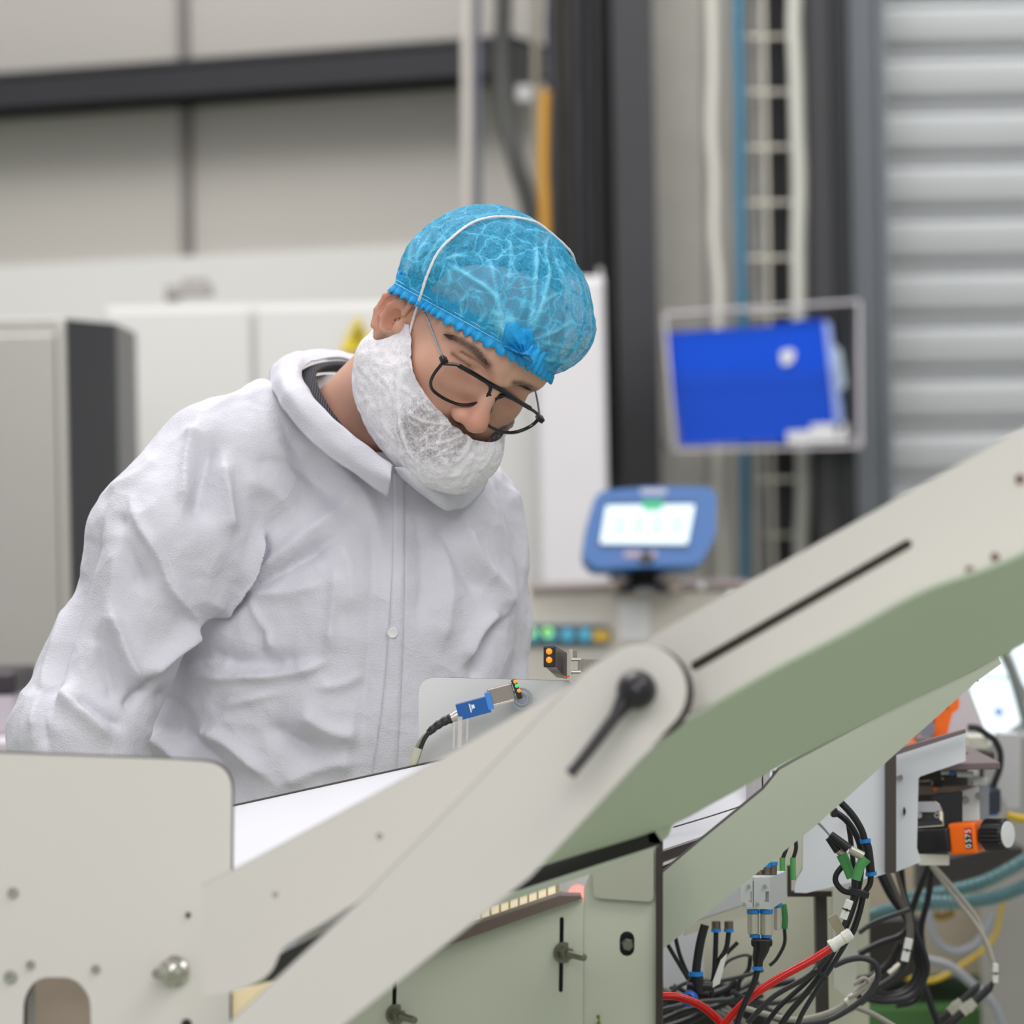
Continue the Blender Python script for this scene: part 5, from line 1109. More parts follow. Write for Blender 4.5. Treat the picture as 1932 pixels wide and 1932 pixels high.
a_ = P(1560, 1690, 3.9); g_.box((a_.x-.012, 3.90, 0), (a_.x+.0, 3.93, a_.z)); g_.build('post', M('post_dark2', (48, 42, 40), .5), t)
zt_ = P(1760, 1397, 4.3).z; G().box((P(1700, 1400, 3.95).x, 3.92, zt_-.008), (P(1806, 1400, 4.3).x, 4.49, zt_), 0, .002).build('top_deck', M('edge_taupe', (112, 96, 98), .5), t)
# frame panels behind
cr = M('cream_panel', (206, 204, 186), .5, 0, .05, 300)
t = thing('rear_housing', P(1500, 1900, 4.1), 'cream rear housing panels behind the valve block and hoses', 'machine housing')
board('panel', [(1150, 1560), (1552, 1560), (1552, 2900), (1150, 2900)], 4.15, .005, [cr, core], t)
board('panel', [(1570, 1640), (1618, 1640), (1616, 1880, 14), (1596, 1882, 14), (1572, 1860)], 4.05, .005, [M('cream_pale', (220, 220, 206), .5), core], t)
board('panel', [(1552, 1640), (1640, 1640), (1640, 2900), (1552, 2900)], 4.30, .005, [cr, core], t)
board('white_panel', [(1240, 1650), (1400, 1640), (1410, 1720), (1260, 1756), (1240, 1760)], 3.95, .005, [wt, core], t)
board('white_panel', [(1250, 1752), (1326, 1752), (1330, 1870), (1250, 1875)], 4.1, .005, [wt, core], t)
board('angle_strip', [(1300, 1742), (1410, 1706), (1440, 1708), (1440, 1722), (1290, 1766)], 3.93, .006, [cr, core], t)
# position counter
dC = 3.95
t = thing('position_counter', P(1780, 1610, dC), 'black adjusting spindle with orange counter window and ribbed knob', 'counter')
k_ = px(dC); ax = (P(1851, 1576, dC-.035)-P(1705, 1586, dC)).normalized()
Up2 = (UP-ax*UP.dot(ax)).normalized(); Bk = ax.cross(Up2); Bk = Bk if Bk.y > 0 else -Bk
G().obox(P(1752, 1585, dC+.0), ax*49*k_, Bk*.016, Up2*24*k_, 0, .004).build('spindle_body', blackp, t, True)
G().obox(P(1824, 1580, dC-.012), ax*27*k_, Bk*.017, Up2*30*k_, 0, .004).build('counter_case', orange, t, True)
fr_c = -Bk
def cpt(x, y): return on(x, y, P(1824, 1580, dC-.012)+fr_c*.0172, fr_c)
a_, b_ = cpt(1826, 1562), cpt(1829, 1601); g_ = G(); g_.obox((a_+b_)/2, (b_-a_)/2, fr_c*.0004, ax*6.5*k_); g_.build('counter_window', M('window_black', (26, 22, 24), .3), t)
a2, b2 = cpt(1826, 1562), cpt(1827, 1574); g_ = G(); g_.obox((a2+b2)/2+fr_c*.0004, (b2-a2)/2, fr_c*.0003, ax*6.5*k_); g_.build('red_digit_field', M('window_red', (214, 40, 30), .3), t)
for s_, y in (('5', 1568), ('7', 1577), ('5', 1586), ('0', 1596)):
    p = cpt(1827+(y-1568)*.06, y)+fr_c*.0012; text('digit', s_, p, Up2, -ax, 15*k_, M('digit_white', (240, 240, 236), .4), t)
g_ = G(); g_.cyl(P(1848, 1577, dC-.02), P(1862, 1576, dC-.024), 14*k_); g_.build('shaft', blackm, t, True)
g_ = G(); c0, c1 = P(1861, 1574, dC-.022), P(1906, 1572, dC-.038); axk = (Vector((.80, -.6, .03))).normalized(); n_ = 72; L = .026
v = []; R0 = 30*k_
for (h, rr) in ((0, .93), (.001, 1), (.023, 1), (.026, .9)):
    for i in range(n_*2):
        an = math.pi*i/n_; u_ = axk.orthogonal().normalized(); w_ = axk.cross(u_); rad = R0*rr*(1 if (i//3) % 2 else .955); v.append(c0+axk*h+(u_*math.cos(an)+w_*math.sin(an))*rad)
f = [(r_*n_*2+i, r_*n_*2+(i+1) % (n_*2), (r_+1)*n_*2+(i+1) % (n_*2), (r_+1)*n_*2+i) for r_ in range(3) for i in range(n_*2)]+[tuple(range(n_*2)), tuple(range(4*n_*2-1, 3*n_*2-1, -1))]
mk('knob', v, f, blackp, t); ce = c0+axk*.026; G().lathe(ce-axk*.0005, axk, [(0, 0), (R0*.84, 0), (R0*.82, .0016), (0, .0026)], 0, 36).build('knob_cap', whitep, t, True)
G().obox(P(1744, 1553, dC), ax*33*k_, FW*.014, Up2*3.5*k_, 0, .0006).obox(P(1750, 1541, dC-.004), ax*22*k_, FW*.006, Up2*11*k_, 0, .0006).build('clamp_block', M('clamp_grey', (58, 56, 60), .4), t)
for x in (1734, 1767): screw(t, x, 1538, dC-.012, 6.5, chrome)
board('bracket', [(1755, 1507), (1772, 1498), (1816, 1494), (1816, 1560), (1782, 1560), (1781, 1535), (1774, 1518), (1764, 1511)], dC-.012, .012, [blackp]*2, t)
board('bracket_plate', [(1729, 1513), (1765, 1512, 8), (1776, 1524), (1776, 1532), (1729, 1532)], dC-.014, .003, [M('bracket_lilac', (186, 184, 192), .35, .4)]*2, t)
G().obox(P(1760, 1620, dC), RT*29*k_, FW*.012, UP*11*k_, 0, .001).build('cream_block', creamp, t)
# valve unit behind
t = thing('valve_unit', P(1800, 1560, 4.1), 'small white and steel valve unit above the orange counter', 'valve')
board('white_block', [(1816, 1492), (1848, 1484), (1849, 1560), (1816, 1562)], 4.02, .03, [whitep]*2, t)
board('steel_side', [(1849, 1482), (1866, 1478), (1866, 1560), (1849, 1562)], 4.03, .03, [M('side_steel', (150, 154, 162), .35, .5)]*2, t)
board('brown_plate', [(1730, 1484), (1842, 1484), (1848, 1488), (1816, 1498), (1730, 1500)], 4.03, .02, [M('plate_brown', (138, 122, 112), .4, .5)]*2, t)
board('dark_cavity', [(1728, 1452), (1826, 1446), (1826, 1500), (1728, 1520)], 4.16, .01, [M('cavity_dark', (52, 44, 42), .6)]*2, t)
g_ = G(); g_.cyl(P(1806, 1460, 4.02), P(1836, 1461, 4.02), 6*px(4), 0, 16).cyl(P(1836, 1473, 4.0), P(1862, 1474, 4.0), 8*px(4), 0, 16).cyl(P(1776, 1458, 4.03), P(1794, 1457, 4.03), 4*px(4)); g_.build('white_fitting', whitep, t, True)
g_ = G(); g_.lathe(P(1796, 1455, 4.0), -FW, [(0, 0), (7*px(4), 0), (7*px(4), .006), (4*px(4), .009), (0, .009)], 0, 20); g_.build('blue_fitting', M('fitting_blue', (30, 88, 168), .3), t, True)
g_ = G(); g_.tube([P(1733, 1474, 4.02), P(1760, 1471, 4.02), P(1780, 1468, 4.02)], 2.5*px(4), 0, 8, 4); g_.build('steel_rod', chrome, t, True)
g_ = G(); g_.box(P(1758, 1484, 4.02)-Vector((0, .01, 0)), P(1776, 1470, 4.02)); g_.build('black_clip', blackp, t); g_ = G(); g_.ball(P(1764, 1488, 4.0), 4*px(4), 0, 12); g_.build('orange_cap', orange, t, True)
for x, y in ((1822, 1509), (1847, 1502)): screw(t, x, y, 4.015, 7, M('standoff', (168, 160, 160), .3, .7))
g_ = G(); g_.cyl(P(1803, 1436, 4.05), P(1812, 1425, 4.05), 5*px(4)).cyl(P(1815, 1432, 4.05), P(1823, 1418, 4.05), 5*px(4)); g_.build('steel_fitting', chrome, t, True)
# orange lever, pale board
t = thing('toggle_lever', P(1780, 1392, 4.3), 'bright orange lever on top of the white housing, partly hidden by the band', 'lever')
board('lever', [(1700, 1400), (1712, 1376), (1740, 1360), (1766, 1336), (1805, 1311, 6), (1811, 1322, 6), (1809, 1338, 6), (1797, 1346), (1787, 1386), (1757, 1392), (1766, 1352), (1742, 1372), (1728, 1392)], 4.3, .03, [orange]*2, t)
board('foot', [(1711, 1402, 3), (1729, 1398, 3), (1727, 1407, 3), (1712, 1409, 3)], 4.25, .03, [orange]*2, t)
g_ = G(); g_.cyl(P(1748, 1375, 4.3), P(1748, 1375, 4.26), 16*px(4.3), 0, 20); g_.build('pivot', M('pivot_grey', (120, 120, 130), .35, .6), t, True); screw(t, 1786, 1333, 4.29, 3.5, blackm)
tag(board('pale_board', [(1640, 1440), (1690, 1340), (1800, 1270), (1826, 1292), (1858, 1376), (1780, 1394), (1700, 1424)], 4.5, .008, [M('pale_pink_board', (206, 196, 202), .5)]*2), 'pale pinkish board behind the orange lever', 'board')
# bright hood window
t = thing('lit_hood', P(1890, 1390, 5.2), 'brightly lit clear machine hood with a curved grey rim at the right edge', 'machine hood')
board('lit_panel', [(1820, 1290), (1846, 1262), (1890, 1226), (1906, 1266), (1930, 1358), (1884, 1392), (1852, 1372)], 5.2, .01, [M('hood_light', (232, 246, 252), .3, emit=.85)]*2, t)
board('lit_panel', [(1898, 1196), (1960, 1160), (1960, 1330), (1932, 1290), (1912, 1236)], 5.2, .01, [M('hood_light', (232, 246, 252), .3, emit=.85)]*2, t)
rm = M('rim_grey', (120, 124, 122), .5)
g_ = G(); g_.tube([P(1878, 1180, 5.15), P(1891, 1228, 5.15), P(1906, 1262, 5.15), P(1921, 1310, 5.15), P(1938, 1375, 5.15)], 9*px(5.15), 0, 12, 8); g_.build('curved_rim', rm, t, True)
g_ = G(); g_.tube([P(1846, 1260, 5.17), P(1828, 1295, 5.17), P(1853, 1374, 5.17), P(1884, 1394, 5.17), P(1935, 1372, 5.17)], 2.0*px(5.15), 0, 8, 6); g_.build('edge_seal', M('seal_teal', (96, 130, 134), .4), t, True)
g_ = G(); g_.lathe(P(1884, 1343, 5.17), -FW, [(4*px(5.2), 0), (9*px(5.2), 0), (9*px(5.2), .004), (4*px(5.2), .004), (4*px(5.2), 0)], 0, 20); g_.build('blue_ring', M('ring_blue', (20, 110, 200), .3), t, True)
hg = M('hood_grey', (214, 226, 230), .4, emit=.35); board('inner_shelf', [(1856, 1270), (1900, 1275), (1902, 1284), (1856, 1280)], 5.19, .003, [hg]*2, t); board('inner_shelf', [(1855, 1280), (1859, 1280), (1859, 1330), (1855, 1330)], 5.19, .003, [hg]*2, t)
G().box((P(1860, 1400, 5.25).x, 5.25, 0), (P(1990, 1400, 5.25).x, 5.36, P(1900, 1390, 5.25).z)).build('base_cabinet', M('hood_base', (150, 146, 142), .5), t)
tag(G().obox(P(1841, 1399, 4.4), RT*18*px(4.4), FW*.03, UP*12*px(4.4), 0, .002).build('cream_box', creamp), 'small cream box with two shiny caps under the lit hood', 'box')
cbx = [o for o in COL.objects if o.name == 'cream_box'][0]
tag(G().obox(P(1848, 1424, 4.42), RT*24*px(4.4), FW*.03, UP*8*px(4.4), 0, .002).build('dark_bracket', M('bracket_umber', (70, 60, 54), .5)), 'dark bracket just under the small cream box', 'bracket')
for y, l_ in ((1389, 'upper'), (1404, 'lower')): G().ball(P(1864, y, 4.38), 8*px(4.4), 0, 14).build('gland_cap', M('cap_bright', (226, 232, 232), .2), cbx)
cab_([(1826, 1372), (1845, 1374), (1862, 1386), (1876, 1396), (1887, 1420), (1886, 1450), (1876, 1478), (1872, 1500)], 4.35, 6.5, blackc, 'black cable curving down beside the small cream box')
cab_([(1846, 1426), (1852, 1450), (1850, 1480)], 4.45, 4.5, blackc, 'short black cable below the dark bracket')
tag(board('grey_column', [(1890, 1386), (1926, 1386), (1924, 1524), (1900, 1526, 10), (1890, 1500)], 4.6, .06, [M('column_pale', (184, 182, 184), .5)]*2), 'pale grey machine column at the right edge below the lit hood', 'column')
tag(board('dark_motor', [(1866, 1494), (1888, 1490), (1888, 1532), (1866, 1534)], 4.3, .36, [M('motor_navy', (44, 46, 62), .4)]*2), 'small dark navy motor above the ribbed knob', 'motor')
tag(board('blue_clip', [(1866, 1530, 2), (1884, 1527, 2), (1884, 1538, 2), (1866, 1540, 2)], 4.31, .05, [M('clip_blue', (24, 110, 190), .4)]*2), 'blue clip just below the small navy motor', 'clip')
cab_([(1900, 1538), (1915, 1542), (1932, 1545), (1990, 1550)], 4.4, 8, yellowc, 'yellow cable leaving the right edge behind the ribbed knob')
# background of the cable area
tanm = M('tan_cabinet', (178, 166, 148), .6, 0, .05, 40, .05, 3)
t = thing('tan_cabinet', P(1780, 1900, 5.6), 'tan cabinet behind the tangle of hoses at the lower right', 'cabinet')
a_, b_ = P(1560, 1560, 5.6), P(1912, 1560, 5.6)
G().box((a_.x, 5.6, .62), (b_.x, 6.05, a_.z), 0, .004).build('body', tanm, t); G().box((a_.x-.02, 5.56, 0), (b_.x+.01, 6.05, P(1700, 1903, 5.56).z)).build('green_base', M('base_green', (70, 112, 58), .55), t)
G().box((P(1600, 1500, 5.59).x, 5.585, .7), (P(1602, 1500, 5.59).x, 5.6, a_.z-.02)).build('door_seam', blackm, t)
t = thing('dark_red_cabinet', P(1990, 1900, 5.4), 'dark reddish cabinet with a blue lower panel at the right edge', 'cabinet')
a_ = P(1914, 1560, 5.4); G().box((a_.x, 5.4, 0), (a_.x+.3, 5.55, a_.z-.02)).build('body', M('oxblood', (98, 66, 60), .6), t); G().box((a_.x+.004, 5.38, P(1900, 1918, 5.38).z), (a_.x+.3, 5.4, P(1900, 1858, 5.38).z)).build('blue_panel', M('deep_blue', (14, 72, 140), .5), t)
# corrugated hoses
teal = M('teal_hose', (108, 142, 146), .22, .3, .05, 200)
def corr(q): return 1+.13*math.sin(q*2*math.pi*46)
def corrug(pts, d, r, lab):
    C = spline([P(p[0], p[1], d) for p in pts], 60); return tag(G().tube(C, r*px(d), 0, 18, rf=corr, raw=True).build('corrugated_hose', teal, None, True), lab, 'hose', 'teal corrugated hoses')
corrug([(1690, 1702), (1730, 1692), (1803, 1679), (1864, 1661), (1932, 1624), (1990, 1585)], 4.55, 12.5, 'upper of the two teal corrugated hoses')
corrug([(1626, 1734), (1681, 1716), (1742, 1704), (1823, 1701), (1884, 1691), (1940, 1668), (2000, 1636)], 4.40, 13.5, 'lower of the two teal corrugated hoses')
cab_([(1752, 1716), (1762, 1767), (1793, 1794), (1827, 1790), (1852, 1768), (1876, 1720)], 4.9, 8, greyc, 'grey hose hanging in a loop under the corrugated hoses')
cab_([(1735, 1806), (1754, 1812), (1793, 1824), (1839, 1861), (1874, 1895), (1900, 1960)], 4.7, 8.5, greyc, 'grey hose running diagonally down to the bottom right')
cab_([(1896, 1690), (1888, 1720), (1872, 1775), (1813, 1822), (1758, 1850), (1700, 1842)], 5.0, 4.5, yellowc, 'yellow cable sagging in front of the tan cabinet')
cab_([(1760, 1726), (1778, 1730), (1800, 1722)], 4.95, 7, M('amber_cable', (150, 118, 30), .5), 'short amber cable right under the corrugated hoses')
rng = random.Random(11)
# black bundle hanging below the corner post
BN = [[(1655, 1640), (1680, 1690), (1712, 1735), (1740, 1790), (1748, 1834), (1722, 1878), (1670, 1890), (1620, 1880)],
      [(1662, 1640), (1688, 1690), (1720, 1735), (1734, 1790), (1740, 1834), (1716, 1870), (1672, 1884), (1625, 1872)],
      [(1700, 1640), (1706, 1690), (1722, 1740), (1729, 1790), (1732, 1830), (1710, 1866), (1680, 1876), (1640, 1868)],
      [(1752, 1632), (1730, 1690), (1716, 1740), (1724, 1795), (1736, 1840), (1750, 1880), (1772, 1940)],
      [(1758, 1632), (1752, 1690), (1738, 1750), (1742, 1800), (1744, 1840), (1728, 1886), (1690, 1897)]]
wh = ['leftmost', 'second', 'middle', 'fourth', 'rightmost']
for i, b in enumerate(BN): cab_(b, 4.05+.03*i, 6.5, blackc, wh[i]+' strand of the hanging black cable bundle below the white housing', group='hanging black cable bundle')
gb_ = M('grey_brown_cable', (112, 106, 96), .5)
cab_([(1672, 1640), (1694, 1690), (1712, 1730), (1714, 1770), (1706, 1800)], 4.0, 4.5, gb_, 'grey brown cable with white tag below the corner post')
cab_([(1690, 1640), (1704, 1690), (1718, 1735), (1720, 1775), (1716, 1800)], 4.02, 4, gb_, 'second grey brown cable touching the tagged one')
tg = M('tag_white', (226, 226, 222), .4)
def tagplate(c, w_, h_, ang, d, lab):
    a = math.radians(ang); u = RT*math.cos(a)+UP*math.sin(a); v_ = UP*math.cos(a)-RT*math.sin(a); k = px(d)
    o = G().obox(P(c[0], c[1], d), u*w_*k, FW*.003, v_*h_*k, 0, .001).build('cable_tag', tg); tag(o, lab, 'cable tag')
    o2 = G().obox(P(c[0], c[1], d), u*(w_*.25)*k, FW*.0045, v_*(h_*.12)*k).obox(P(c[0], c[1], d), u*(w_*1.15)*k, FW*.0035, v_*(1.2)*k).build('tie', blackp); o2.location = o2.location-o.location; o2.parent = o
tagplate((1711, 1792), 7, 22, -12, 3.98, 'white cable tag hanging left of the black bundle')
tagplate((1597, 1716), 7, 19, -20, 3.52, 'white cable tag on the cable bundle below the green sleeves')
cab_([(1757, 1634), (1793, 1683), (1837, 1737), (1862, 1779), (1876, 1820)], 4.1, 4, M('pale_grey_cable', (178, 172, 162), .45), 'left of two pale grey cables crossing the corrugated hoses', group='pale grey cables crossing the hoses')
cab_([(1762, 1634), (1806, 1684), (1846, 1737), (1858, 1779), (1874, 1822)], 4.14, 4, M('pale_grey_cable', (178, 172, 162), .45), 'right of two pale grey cables crossing the corrugated hoses', group='pale grey cables crossing the hoses')
tagplate((1878, 1836), 5, 18, 0, 4.08, 'white cable tag at the end of the pale grey cables')
for dx, l_, dd_ in ((0, 'upper', 0), (-24, 'lower', .06)):
    t = thing('plug_connector', P(1830+dx, 1897, 4.1+dd_), l_+' black plug with knurled metal nut at the lower right', 'plug', 'black plugs at the lower right')
    d_ = 4.1+dd_; k = px(d_); G().tube([P(1874+dx*1.1, 1850+abs(dx)*.2, d_), P(1866+dx, 1864, d_), P(1850+dx, 1880, d_), P(1838+dx, 1892, d_)], 8*k, 0, 12, 4, rf=lambda q: .35+.65*min(1, q*3)).build('boot', blackc, t, True)
    g_ = G(); g_.cyl(P(1839+dx, 1890, d_), P(1816+dx, 1910, d_), 10*k, 0, 10).cyl(P(1832+dx, 1896, d_), P(1824+dx, 1903, d_), 11.5*k, 0, 10); g_.build('nut', M('nut_bright', (200, 196, 184), .25, .6), t); G().tube([P(1818+dx, 1908, d_), P(1795+dx, 1930, d_), P(1770+dx, 1960, d_)], 9*k, 0, 12, 4).build('cable', blackc, t, True)
cab_([(1744, 1855), (1760, 1900), (1782, 1950)], 4.2, 5, blackc, 'thin black cable dropping to the bottom edge right of the bundle')
# front cable bundle beside the housing
db = 3.55
cab_([(1560, 1490), (1579, 1507), (1606, 1535), (1624, 1563), (1632, 1586)], db, 6.5, blackc, 'outermost black tube arching out under the band')
t = thing('tube_coupling', P(1640, 1650, db), 'straight black tube coupling with a blue ring at each end', 'coupling')
G().tube([P(1633, 1588, db), P(1638, 1605, db), P(1643, 1648, db)], 8.5*px(db), 0, 16, 6).build('sleeve', blackp, t, True)
for a_, b_ in (((1632, 1583), (1633, 1590)), ((1643, 1645), (1644, 1652))): G().cyl(P(*a_, db), P(*b_, db), 10.5*px(db), 0, 20).build('collar', bluec, t, True)
cab_([(1643, 1650), (1641, 1668), (1630, 1688), (1622, 1720), (1612, 1752), (1604, 1766)], db, 6, blackc, 'black tube leading from the blue ringed coupling to the white ferrule')
cab_([(1545, 1510), (1568, 1527), (1595, 1546), (1614, 1573), (1624, 1604), (1624, 1648), (1616, 1690), (1598, 1744), (1570, 1800), (1540, 1850), (1490, 1910), (1470, 1940)], db+.015, 6, blackc, 'long black cable from the band down to the bottom edge')
cab_([(1600, 1550), (1606, 1593), (1611, 1650), (1608, 1700), (1590, 1750), (1560, 1806), (1524, 1850), (1470, 1900), (1440, 1940)], db+.03, 5, blackc, 'straight black cable inside the front bundle')
cab_([(1616, 1655), (1612, 1690), (1596, 1738), (1566, 1796), (1530, 1838), (1460, 1880), (1410, 1930)], db-.005, 5.5, M('charcoal_cable', (44, 44, 50), .4), 'charcoal cable in front of the bundle heading to the bottom left')
cab_([(1628, 1680), (1622, 1715), (1606, 1760), (1580, 1806), (1552, 1850), (1516, 1908), (1500, 1945)], db+.04, 5, M('charcoal_cable', (44, 44, 50), .4), 'charcoal cable at the right side of the front bundle')
cab_([(1602, 1622), (1588, 1636), (1578, 1650), (1577, 1664), (1590, 1680), (1612, 1686)], db-.01, 5.5, blackc, 'small black cable loop left of the green sleeves')
tag(G().obox(P(1620, 1684, db-.016), (RT*.96-UP*.26)*19*px(db), FW*.008, (UP*.96+RT*.26)*6*px(db), 0, .001).build('cable_tie', blackp), 'wide black cable tie around the front bundle', 'cable tie')
tag(G().obox(P(1548, 1836, db-.006), (RT*.7-UP*.7)*14*px(db), FW*.014, (UP*.7+RT*.7)*4*px(db), 0, .001).build('cable_tie', blackp), 'lower black cable tie just under the red hose', 'cable tie')
tag(G().obox(P(1573, 1532, db-.006), RT*6*px(db), FW*.008, UP*9*px(db), 0, .002).build('cable_tie', blackp), 'knobbly black cable tie right at the edge of the band', 'cable tie')
for (a_, b_, s1, s2, s3, l_) in (((1567, 1574), (1600, 1601), (1604, 1603), (1636, 1620), [(1634, 1619), (1623, 1634), (1615, 1660)], 'right'), ((1563, 1580), (1582, 1604), (1576, 1598), (1590, 1616), [(1588, 1612), (1597, 1632), (1606, 1656)], 'left')):
    t = thing('sensor_plug', P(b_[0], s3[-1][1], db-.03), l_+' black plug with pale nut and green sleeve in front of the white housing', 'plug', 'plugs with green sleeves')
    d_ = db-.03+(0 if l_ == 'right' else .012); k = px(d_)
    G().tube([P(*a_, d_), P(*b_, d_)], 10*k, 0, 14, 6, rf=lambda q: .7+.3*q).build('boot', blackc, t, True)
    G().cyl(P(*s1, d_), P((s1[0]+s2[0])/2+8, (s1[1]+s2[1])/2+4, d_), 8.5*k, 0, 12).build('nut', M('nut_pale', (190, 184, 172), .3, .5), t, True)
    G().tube([P(*q, d_) for q in s3], 10*k, 0, 14, 5, rf=lambda q: 1.08-.2*q).build('sleeve', greenp, t, True)
for dx in (0, 5): cab_([(1530+dx, 1542+dx*.3), (1550+dx*.5, 1560), (1566, 1577)], db-.03, 1.6, M('wire_grey', (130, 136, 134), .4), ('upper' if dx else 'lower')+' thin grey wire entering the black plug from the band', 'wire', 'wire')
tag(G().obox(P(1579, 1745, db-.02), (RT*.86+UP*.5)*9*px(db), FW*.002, (UP*.86-RT*.5)*20*px(db), 0, .0006).build('marker_sleeve', M('brass_clear', (170, 160, 134), .25, alpha=.8)), 'translucent brownish marker sleeve beside the white tag', 'marker sleeve')
# white ferrule and red hoses
t = thing('hose_ferrule', P(1585, 1790, db-.03), 'white plastic ferrule joining the red hose to black tube', 'ferrule')
d_ = db-.03; k = px(d_); G().lathe(P(1566, 1787, d_), (P(1607, 1760, d_)-P(1566, 1787, d_)).normalized(), [(0, 0), (11*k, 0), (13*k, 1.5*k), (13*k, 8*k), (11*k, 10*k), (11*k, 30*k), (12.2*k, 31*k), (12.2*k, 46*k), (9*k, 49*k), (0, 49*k)], 0, 28).build('shell', M('ferrule_white', (226, 224, 216), .3), t, True)
cab_([(1572, 1786), (1529, 1813), (1474, 1843), (1419, 1879), (1389, 1907), (1366, 1936), (1350, 1980)], d_, 7.8, redc, 'glossy red hose rising to the white ferrule', 'hose', 'hose', k=12, seg=16)
cab_([(1240, 1879), (1262, 1879), (1285, 1882), (1323, 1898), (1352, 1922), (1362, 1940), (1372, 1980)], d_+.035, 7.8, redc, 'second red hose coming from behind the machine frame', 'hose', 'hose', k=12, seg=16)
# pneumatic valve block
dv_ = 3.50; k = px(dv_)
t = thing('flow_valve_block', P(1440, 1830, dv_), 'pale grey double flow valve block with blue rings and black joint below', 'valve block')
vb_ = M('valve_grey', (206, 208, 210), .35, .1, .05, 300)
for i, (x0, x1) in enumerate(((1397, 1420), (1422, 1453))):
    board('valve_body', [(x0, 1656), (x1, 1655), (x1, 1712+i*4), (x0, 1710+i*4)], dv_, .014, [vb_]*2, t, holes=[[(x0+(x1-x0)*.62, 1682), (x1-2, 1682), (x1-2, 1703), (x0+(x1-x0)*.62, 1700)]])
    screw(t, x0+(x1-x0)*.68, 1672, dv_, 3.6, chrome); screw(t, x0+7, 1706, dv_, 3.6, chrome)
v = [P(1453, 1656, dv_), P(1482, 1644, dv_+.045), P(1485, 1696, dv_+.045), P(1453, 1717, dv_)]; v2 = [q+Vector((-.004, .006, 0)) for q in v]
mk('side_plate', v+v2, [(0, 3, 2, 1), (4, 5, 6, 7), (0, 1, 5, 4), (1, 2, 6, 5), (2, 3, 7, 6), (3, 0, 4, 7)], vb_, t)
v = [P(1397, 1655, dv_+.0012), P(1453, 1655, dv_+.0012), P(1482, 1644, dv_+.045), P(1430, 1642, dv_+.045)]; mk('top_plate', v+[q-UP*.004 for q in v], [(0, 1, 2, 3), (7, 6, 5, 4), (0, 4, 5, 1), (1, 5, 6, 2), (2, 6, 7, 3), (3, 7, 4, 0)], vb_, t)
silv = M('cylinder_silver', (202, 198, 186), .3, .5)
for x, x2, y0, y1, dd_ in ((1421, 11, 1716, 1762, .006), (1446, 11.5, 1716, 1764, .006), (1467, 7.5, 1704, 1754, .03)):
    G().cyl(P(x, y0, dv_+dd_), P(x, y0+7, dv_+dd_), (x2+1)*k, 0, 24).build('collar', bluec, t, True); G().cyl(P(x, y0+7, dv_+dd_), P(x, y1, dv_+dd_), x2*k, 0, 24, None, .0006).build('cylinder', silv, t, True)
for x in (1424, 1446): G().cyl(P(x, 1763, dv_+.006), P(x, 1769, dv_+.006), 10*k, 0, 20).build('collar', bluec, t, True)
G().obox(P(1437, 1778, dv_+.006), RT*20*k, FW*.006, UP*8*k, 0, .003).tube([P(1437, 1774, dv_+.006), P(1436, 1790, dv_+.006), P(1431, 1808, dv_+.006), P(1430, 1823, dv_+.006)], 17*k, 0, 16, 5, rf=lambda q: 1.15-.62*min(1, q*1.15)).build('y_joint', blackp, t, True)
G().cyl(P(1429, 1823, dv_+.006), P(1429, 1830, dv_+.006), 10*k, 0, 20).build('collar', bluec, t, True)
for x, y, r in ((1448, 1642, 8), (1459, 1638, 7), (1434, 1647, 6), (1426, 1650, 6)):
    G().cyl(P(x, y+12, dv_+.02), P(x, y-6, dv_+.02), r*k, 0, 16).build('fitting', M('fitting_bronze', (128, 116, 106), .3, .8), t, True)
    if r > 6: G().cyl(P(x, y-6, dv_+.02), P(x, y-12, dv_+.02), (r+1.5)*k, 0, 20).build('collar', bluec, t, True)
cab_([(1429, 1830), (1424, 1850), (1416, 1870), (1408, 1886), (1396, 1915), (1385, 1950)], dv_+.006, 6, blackc, 'black tube leaving the black joint under the valve block')
cab_([(1450, 1631), (1453, 1615), (1462, 1590)], dv_+.02, 4, blackc, 'short black tube entering the valve block from above')
for x, x2 in ((1480, 1476), (1498, 1496)):
    cab_([(x+10 if x == 1480 else x+2, 1580), (x+4, 1600), (x2, 1622)], 3.7, 4, blackc, 'short black tube into the %s small green sleeve by the valve block' % ('left' if x == 1480 else 'right'))
    cab_([(x2, 1618), (x2, 1636), (x2+1, 1652 if x == 1480 else 1660)], 3.7, 5.5, greenp, '%s small green sleeve between valve block and white housing' % ('left' if x == 1480 else 'right'), 'sleeve', 'sleeve')
cab_([(1478, 1706), (1481, 1730), (1480, 1752)], 3.7, 6, M('dark_green_sleeve', (52, 118, 66), .5), 'dark green sleeve hanging behind the silver cylinders', 'sleeve', 'sleeve')
cab_([(1480, 1750), (1480, 1780), (1466, 1808), (1452, 1822)], 3.72, 3.5, blackc, 'thin black cable curving below the dark green sleeve')
